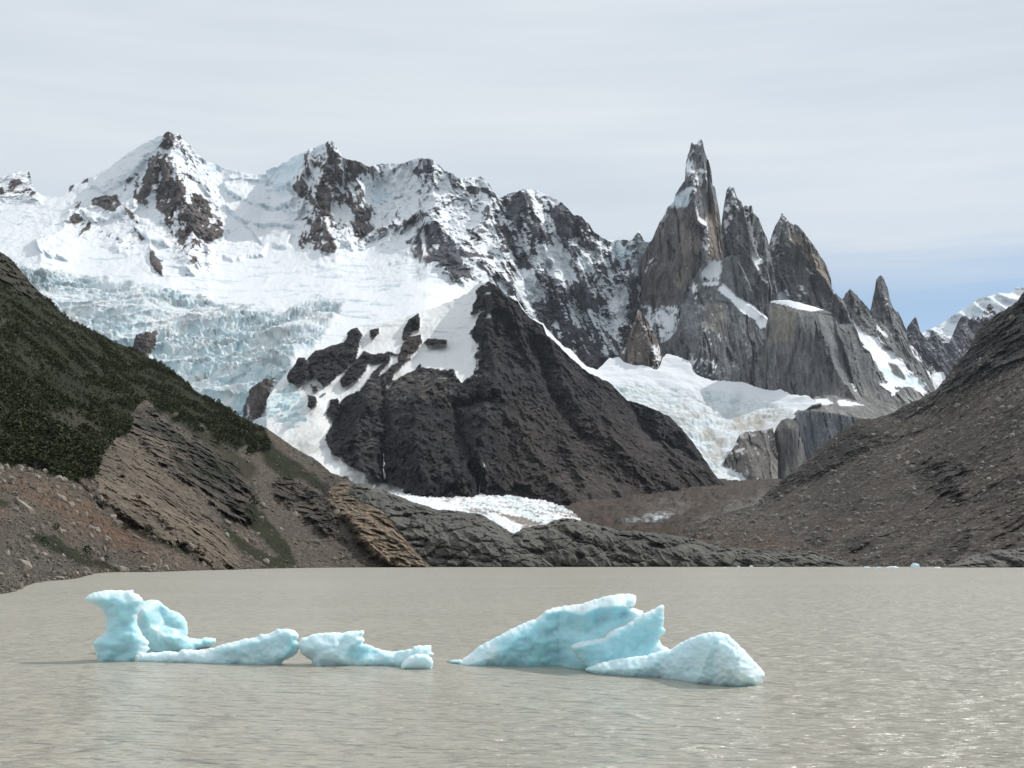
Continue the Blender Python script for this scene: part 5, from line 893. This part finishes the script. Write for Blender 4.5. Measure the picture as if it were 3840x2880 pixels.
M_rl = rock_mat('weathered_boulder', (.10, .085, .07), (.34, .29, .24)); M_rr = rock_mat('moraine_boulder', (.05, .046, .042), (.31, .285, .245))
def quat(r):
    q = r.normal(size=4); q /= np.linalg.norm(q); w_, a, b, c = q
    return np.array([[1-2*(b*b+c*c), 2*(a*b-c*w_), 2*(a*c+b*w_)], [2*(a*b+c*w_), 1-2*(a*a+c*c), 2*(b*c-a*w_)], [2*(a*c-b*w_), 2*(b*c+a*w_), 1-2*(a*a+b*b)]])
def boulder(label, group, pos_, size, mat, seed, stretch=(1, 1, 1), rot=None):
    V, T = hull_rock(seed, 26, .8)
    me_v = V * np.array(stretch) * size
    rr = np.random.default_rng(seed)
    if rot is None: me_v = me_v @ quat(rr).T if stretch == (1, 1, 1) else me_v
    else:
        ca, sa = math.cos(rot), math.sin(rot); me_v = me_v @ np.array([[ca, 0, sa], [0, 1, 0], [-sa, 0, ca]]).T
    o = make_mesh('boulder', me_v, None, T, False, {'Col': np.full((len(V), 3), rr.uniform(0, .8))}, mat, None)
    o.location = pos_; o['label'] = label; o['category'] = 'boulder'
    if group: o['group'] = group
    return o
# named ones, each found in the photograph: (px, py, width px, label, stretch)
for i, (px, py, wpx, lb, stc, rot) in enumerate([
    (80,2125,70,'big brown wedge boulder above the left shore, highest of the shore group', (1,.8,.95), .5), (88,2155,32,'rounded grey boulder at the foot of the brown wedge boulder', (1,1,1), None), (150,2209,48,'dark rounded boulder lying in the water at the left shore point', (1,.8,.5), 0.05),
    (330,2150,42,'flat-topped grey shore boulder at the waterline, right end of the rubble point', (1,.8,.55), 0.0), (458,2137,50,'large domed grey boulder on the shore below the orange scree', (1,.8,.75), .1), (222,2166,36,'dark flat boulder at the waterline, left of the small cluster', (1,.8,.5), 0.1), (230,2150,30,'grey block perched just above the dark flat waterline boulder', (1,1,1), None),
    (285,2150,28,'squat boulder between the shore cluster and the flat-topped rock', (1,.9,.7), 0.0), (92,1898,88,'long pale leaning slab half buried in the upper left scree', (1,.35,.32), .62), (290,1880,26,'dark angular block on the orange scree under the cliff foot', (1,.8,.7), .4), (285,1757,26,'pale square block at the top of the scree beside the trees', (.9,.8,1.1), .1),
    (213,1828,18,'small dark boulder near the upper edge of the scree fan', (1,1,1), None), (510,2015,34,'pale flat slab below the left end of the tan cliff', (1,.5,.4), .5), (450,1958,22,'dark block on the scree beside the cliff base', (1,.8,.6), .4), (545,2075,24,'flat dark slab low on the orange scree', (1,.6,.4), .5), (372,1850,16,'pale boulder in the notch left of the striped cliff', (1,1,1), None),
    (545,2130,40,'cracked grey boulder at the shore under the orange scree', (1,.8,.5), .1), (560,2142,16,'small round rock beside the cracked shore boulder', (1,1,1), None), (965,2115,34,'grey pointed block at the far end of the left shore', (1,.8,.9), .3), (52,2217,18,'small dark rock in the shallows at the left frame edge', (1,.9,.6), 0.0), (95,2213,16,'little wet rock just left of the dark rounded boulder', (1,.9,.6), 0.0),
    (183,2198,22,'brown rock above the point on the left shore', (1,.9,.7), .1), (10,1810,28,'reddish angular boulder at the left frame edge, high on the scree', (1,.8,1), .5), (1295,1789,24,'dark cube-shaped block standing on the hill crest before the snow', (1,.9,.7), .05), (368,1880,14,'lone light stone under the cliff corner', (1,1,1), None), (600,2142,20,'low rock at the shore below the cliff foot', (1,.9,.5), 0.0)]):
    p = HILL.pos(px, py + wpx * .12); D = p[1]; sz = wpx * D / F * 1.12
    boulder(lb, None, (p[0], p[1], p[2] + sz * .10), sz, M_rl, 100 + i, stc, rot)
def scatter(S, n_, region, smin, smax, r, power=2.6, near=0.0):
    """random points on a sheet, even per square metre, with power-law sizes"""
    P = S.P; du = P[1:, :-1] - P[:-1, :-1]; dv = P[:-1, 1:] - P[:-1, :-1]
    ar = np.linalg.norm(np.cross(du, dv), axis=-1) * region[:-1, :-1]
    if near: ar = ar / (P[:-1, :-1, 1] ** near)
    k = r.choice(ar.size, n_, p=(ar / ar.sum()).ravel()); i, j = np.unravel_index(k, ar.shape)
    u, v = r.random((n_, 1)), r.random((n_, 1))
    pos_ = P[i, j] + du[i, j] * u + dv[i, j] * v
    sz = smin * (1 - r.random(n_) * (1 - (smin / smax) ** (power - 1))) ** (-1 / (power - 1))
    return pos_, sz, i, j
def rubble(name, pos_, sz, mat, r, protos, label):
    V_, T_, C_ = [], [], []; o_ = 0
    for p, s in zip(pos_, sz):
        V, T = protos[r.integers(len(protos))]
        V_.append(V @ quat(r).T * s * np.array([1, 1, .8]) + p + [0, 0, s * .12]); T_.append(T + o_); o_ += len(V); C_.append(np.full(len(V), r.uniform(0, 1) ** 2))
    C = np.concatenate(C_)
    o = make_mesh(name, np.concatenate(V_), None, np.concatenate(T_), False, {'Col': np.stack([C] * 3, 1)}, mat, 'stuff'); o['label'] = label; o['category'] = 'rubble'; return o
def px_of(p):
    c_, s_ = math.cos(PITCH), math.sin(PITCH); z = p[2] - HC; d = p[1] * c_ + z * s_; return CX + F * p[0] / d, CY - F * (z * c_ - p[1] * s_) / d
def zone_l(p):
    x_, y_ = px_of(p)
    a_ = 'near the waterline' if p[2] < 4 else 'on the orange scree fan' if x_ < 520 and y_ > 1850 else 'on the upper scree beside the wood' if x_ < 520 else 'below the striped cliff' if x_ < 900 else 'on the steep gully scree' if x_ < 1150 else 'by the tan outcrop'
    return 'loose weathered stone lying ' + a_ + ' of the left hillside'
def zone_r(p):
    x_, y_ = px_of(p)
    a_ = 'low on the moraine by the shore' if y_ > 2020 else 'on the moraine crest' if y_ < 1600 and x_ < 3500 else 'high on the right moraine' if y_ < 1600 else 'on the left flank of the right moraine' if x_ < 3200 else 'in the middle of the right moraine' if x_ < 3550 else 'on the right edge of the moraine slope'
    return 'pale angular boulder lying ' + a_
SMALL = [hull_rock(40 + s, 9) for s in range(10)]
r = np.random.default_rng(5)
vis = (HILL.x > -80)
scree = np.clip(1 - rockm - green * .9, 0, 1) * (HILL.P[..., 2] > -.2) * vis
pos_, sz, _, _ = scatter(HILL, 13000, scree * (HILL.x < 1560), .5, 4.5, r, 3.0, near=1.6)
sz = sz * np.clip(pos_[:, 1] / 700, .22, 1.2)
big = np.argsort(-sz / pos_[:, 1])[:110]; rest = np.setdiff1d(np.arange(len(sz)), big)
rubble('scree_rubble', pos_[rest], sz[rest], M_rl, r, SMALL, 'loose broken stones covering the left scree slopes')
for k in big:
    p = pos_[k]; px = CX + p[0] / p[1] * F
    boulder(zone_l(p), 'loose stones on the left scree', p + [0, 0, sz[k] * .1], sz[k] * 1.1, M_rl, 300 + int(k) % 60)
shore = sstep(2.5, .3, HILL.P[..., 2]) * (HILL.P[..., 2] > -.3) * (HILL.x < 1150) * vis
pos_, sz, _, _ = scatter(HILL, 1500, shore, .35, 2.2, r, 2.4, near=1.8)
rubble('shore_rubble', pos_, sz * np.clip(pos_[:, 1] / 550, .3, 1.2), M_rl, r, SMALL, 'grey cobbles and stones along the left shore')
pos_, sz, _, _ = scatter(S_right, 10000, (S_right.x < 3980) * (1 - .6 * crag_r) * (.4 + np.clip(fbm(S_right.P[..., 0] / 60, S_right.P[..., 1] / 90, S_right.P[..., 2] / 50, 4, seed=3) + .3, 0, 1)), 1.0, 9, r, 3.0, near=1.4)
sz = sz * np.clip(pos_[:, 1] / 1500, .6, 1.3)
shr = sstep(5, .4, S_right.P[..., 2]) * (S_right.P[..., 2] > -.5) * (S_right.x > 3100) * (S_right.x < 3980)
sp_, ss_, _, _ = scatter(S_right, 900, shr, .8, 4, r, 2.4)
rubble('far_shore_rubble', sp_, ss_, M_rr, r, SMALL, 'stones along the far shore at the foot of the moraine')
big = np.argsort(-sz / pos_[:, 1])[:150]; rest = np.setdiff1d(np.arange(len(sz)), big)
rubble('moraine_rubble', pos_[rest], sz[rest], M_rr, r, SMALL, 'broken stones strewn over the right-hand moraine slope')
for k in big:
    boulder(zone_r(pos_[k]), 'boulders on the right moraine', pos_[k] + [0, 0, sz[k] * .1], sz[k], M_rr, 400 + int(k) % 60)

# ------------------------------------------------------------------ southern beech on the hillside
M_leaf = bpy.data.materials.new('beech_foliage'); M_leaf.use_nodes = True
N = NT(M_leaf.node_tree); ps = N.n('ShaderNodeNewGeometry').outputs['Position']
a = N.n('ShaderNodeTexNoise', {'Vector': ps, 'Scale': .05, 'Detail': 3.0}).outputs['Fac']; at_ = N.n('ShaderNodeAttribute', attribute_name='Col').outputs['Fac']
f = N.math('ADD', N.math('MULTIPLY', a, .6), N.math('MULTIPLY', at_, .5))
N.n('ShaderNodeOutputMaterial', {0: N.n('ShaderNodeBsdfPrincipled', {'Base Color': N.ramp(f, [(.25, (.026, .032, .011)), (.5, (.040, .047, .016)), (.8, (.060, .067, .023))]), 'Roughness': .8, 'Specular IOR Level': .2}).outputs[0]})
M_bark = bpy.data.materials.new('grey_bark'); M_bark.use_nodes = True
N = NT(M_bark.node_tree); ps = N.n('ShaderNodeNewGeometry').outputs['Position']
N.n('ShaderNodeOutputMaterial', {0: N.n('ShaderNodeBsdfPrincipled', {'Base Color': N.ramp(N.n('ShaderNodeTexNoise', {'Vector': ps, 'Scale': 4.0}).outputs['Fac'], [(.3, (.06, .05, .042)), (.7, (.16, .145, .125))]), 'Roughness': .9}).outputs[0]})
def crown(r, k=24, h=1.0, w_=.42, size=.17):
    """leaf clumps through the volume of a crown 1 unit tall"""
    th = r.uniform(0, 2 * math.pi, k); z = r.beta(1.6, 1.3, k); rad = w_ * np.sqrt(np.clip(1 - (2 * z - .85) ** 2 * .9, .05, 1)) * r.uniform(.45, 1.0, k)
    c = np.stack([np.cos(th) * rad, np.sin(th) * rad, .15 + z * .85], 1)
    t1 = r.normal(size=(k, 3)); t1 /= np.linalg.norm(t1, axis=1)[:, None]; t2 = np.cross(t1, r.normal(size=(k, 3))); t2 /= np.linalg.norm(t2, axis=1)[:, None]
    s = r.uniform(.6, 1.3, (k, 1)) * size
    V = np.stack([c - t1 * s - t2 * s * .3, c + t2 * s * .8, c + t1 * s - t2 * s * .2, c - t2 * s * .7], 1).reshape(-1, 3) * [1, 1, h]
    return V, np.arange(4 * k).reshape(k, 4)
def trunk(r, h=.5, rad=.03):
    k = 5; lv = [(0, rad, 0, 0), (h * .5, rad * .8, r.normal() * .02, r.normal() * .02), (h, rad * .4, r.normal() * .04, r.normal() * .04)]
    V = np.array([[math.cos(2 * math.pi * i / k) * q + dx, math.sin(2 * math.pi * i / k) * q + dy, z] for z, q, dx, dy in lv for i in range(k)]); 
    Q = [[l * k + i, l * k + (i + 1) % k, (l + 1) * k + (i + 1) % k, (l + 1) * k + i] for l in range(2) for i in range(k)]
    V = list(V); 
    for s_ in range(3):                                          # limbs
        th = r.uniform(0, 6.28); b0 = len(V); z0 = h * r.uniform(.4, .8)
        V += [[.0, .0, z0], [.0, .01, z0 + rad * 1.2], [math.cos(th) * .25, math.sin(th) * .25, z0 + .22], [math.cos(th) * .25, math.sin(th) * .25 + .006, z0 + .225]]; Q += [[b0, b0 + 1, b0 + 3, b0 + 2]]
    return np.array(V), np.array(Q)
TR = [crown(np.random.default_rng(600 + s)) for s in range(14)]
rr = np.random.default_rng(9)
forest_w = np.clip(forest * (1 - .9 * clear), 0, 1) ** 1.5 + .22 * np.clip(green - forest, 0, 1)
forest_w = forest_w * (HILL.x > -200)
clump = fbm(HILL.P[..., 0] / 26, HILL.P[..., 1] / 40, HILL.P[..., 2] / 22, 4, .6, seed=87)
pos_, _, ii, jj = scatter(HILL, 12500, forest_w * np.clip(.75 + 1.4 * clump, .12, 2), 1, 2, rr, 2, near=.8)
hs = rr.uniform(1.6, 3.8, len(pos_)) * np.where(forest[ii, jj] > .5, 1, .35) * np.interp(HILL.y[ii, jj], [950, 1300, 1500, 1700], [.55, .75, 1.0, 1.25]) * np.clip(.9 + 1.3 * clump[ii, jj], .4, 1.7) * (.35 + .65 * forest[ii, jj])
V_, Q_, C_ = [], [], []; o_ = 0
for p, h in zip(pos_, hs):
    V, Q = TR[rr.integers(14)]; th = rr.uniform(0, 6.28); ca, sa = math.cos(th), math.sin(th)
    V_.append((V @ np.array([[ca, sa, 0], [-sa, ca, 0], [0, 0, 1]])) * h * [1.15, 1.15, 1] + p - [0, 0, h * .08]); Q_.append(Q + o_); o_ += len(V); C_.append(np.full(len(V), rr.uniform() ** 1.5))
C = np.concatenate(C_)
o = make_mesh('beech_forest', np.concatenate(V_), np.concatenate(Q_), None, False, {'Col': np.stack([C] * 3, 1)}, M_leaf, 'stuff'); o['label'] = 'dense dark green beech wood covering the upper left hillside'; o['category'] = 'forest'
def tree(px, py, h, label, group=None, name='beech_tree', seed=0, k=90):
    r_ = np.random.default_rng(seed); p = HILL.pos(px, py)
    t = bpy.data.objects.new(name, None); COL.objects.link(t); t.location = p; t['label'] = label; t['category'] = 'tree' if name == 'beech_tree' else 'shrub'
    if group: t['group'] = group
    V, Q = crown(r_, k, size=.11); c_ = make_mesh('crown', V * h * [1.1, 1.1, 1], Q, None, False, {'Col': np.full((len(V), 3), r_.uniform(0, .5))}, M_leaf, None, t)
    V, Q = trunk(r_, .55, .028); make_mesh('trunk', V * h, Q, None, False, None, M_bark, None, t)
G1 = 'beeches standing along the lower edge of the wood'
i = 0
for x0, x1, f_ in [(10, 350, lambda q: np.interp(q, [0, 130, 215, 350], [1745, 1752, 1786, 1802])), (350, 490, lambda q: np.interp(q, [350, 375, 425, 490], [1795, 1725, 1645, 1625]))]:
    for q in np.arange(x0, x1, 13):
        tree(q + rr.uniform(-4, 4), f_(q) - rr.uniform(2, 12), rr.uniform(4.2, 6.5), 'dark green beech tree on the lower fringe of the wood, above scree and cliff', G1, seed=700 + i); i += 1
for q, yy in zip(rr.uniform(925, 1000, 16), rr.uniform(1655, 1712, 16)):
    tree(q, yy, rr.uniform(7, 10), 'beech in the dark clump beside the right end of the wood', 'beeches of the dark clump on the slope', seed=800 + i); i += 1
for px, py, h, lb in [(327, 2086, 3.6, 'round dark bush low on the left scree, in the green patch'), (397, 2106, 2.4, 'small bush right of the round dark bush, near the shore'), (952, 1900, 8, 'dark rounded bush under the grey cliff on the green strip'), (212, 1992, 2.6, 'little dark bush at the top of the green patch on the scree'), (470, 1990, 3.2, 'bush tucked under the lower left edge of the striped cliff'), (558, 2000, 4.0, 'low bush at the base of the striped cliff'), (165, 2040, 2.0, 'tiny bush at the left end of the green patch')]:
    tree(px, py, h, lb, None, 'shrub', seed=900 + i, k=70); i += 1

# ------------------------------------------------------------------ air
HAZE = 0.9e-5
if HAZE:
    v = np.array([[x_, y_, z_] for x_ in (-9000, 9000) for y_ in (-120, 13500) for z_ in (-700, 2700)]); f = np.array([[0,1,3,2],[4,6,7,5],[0,4,5,1],[2,3,7,6],[0,2,6,4],[1,5,7,3]])
    m = bpy.data.materials.new('thin_haze'); m.use_nodes = True; N = NT(m.node_tree)
    vol = N.n('ShaderNodeVolumePrincipled', {'Color': (.80, .88, 1, 1), 'Density': HAZE, 'Anisotropy': .2}); N.n('ShaderNodeOutputMaterial', {1: vol.outputs[0]})
    make_mesh('haze', v, f, None, False, None, m, 'stuff')
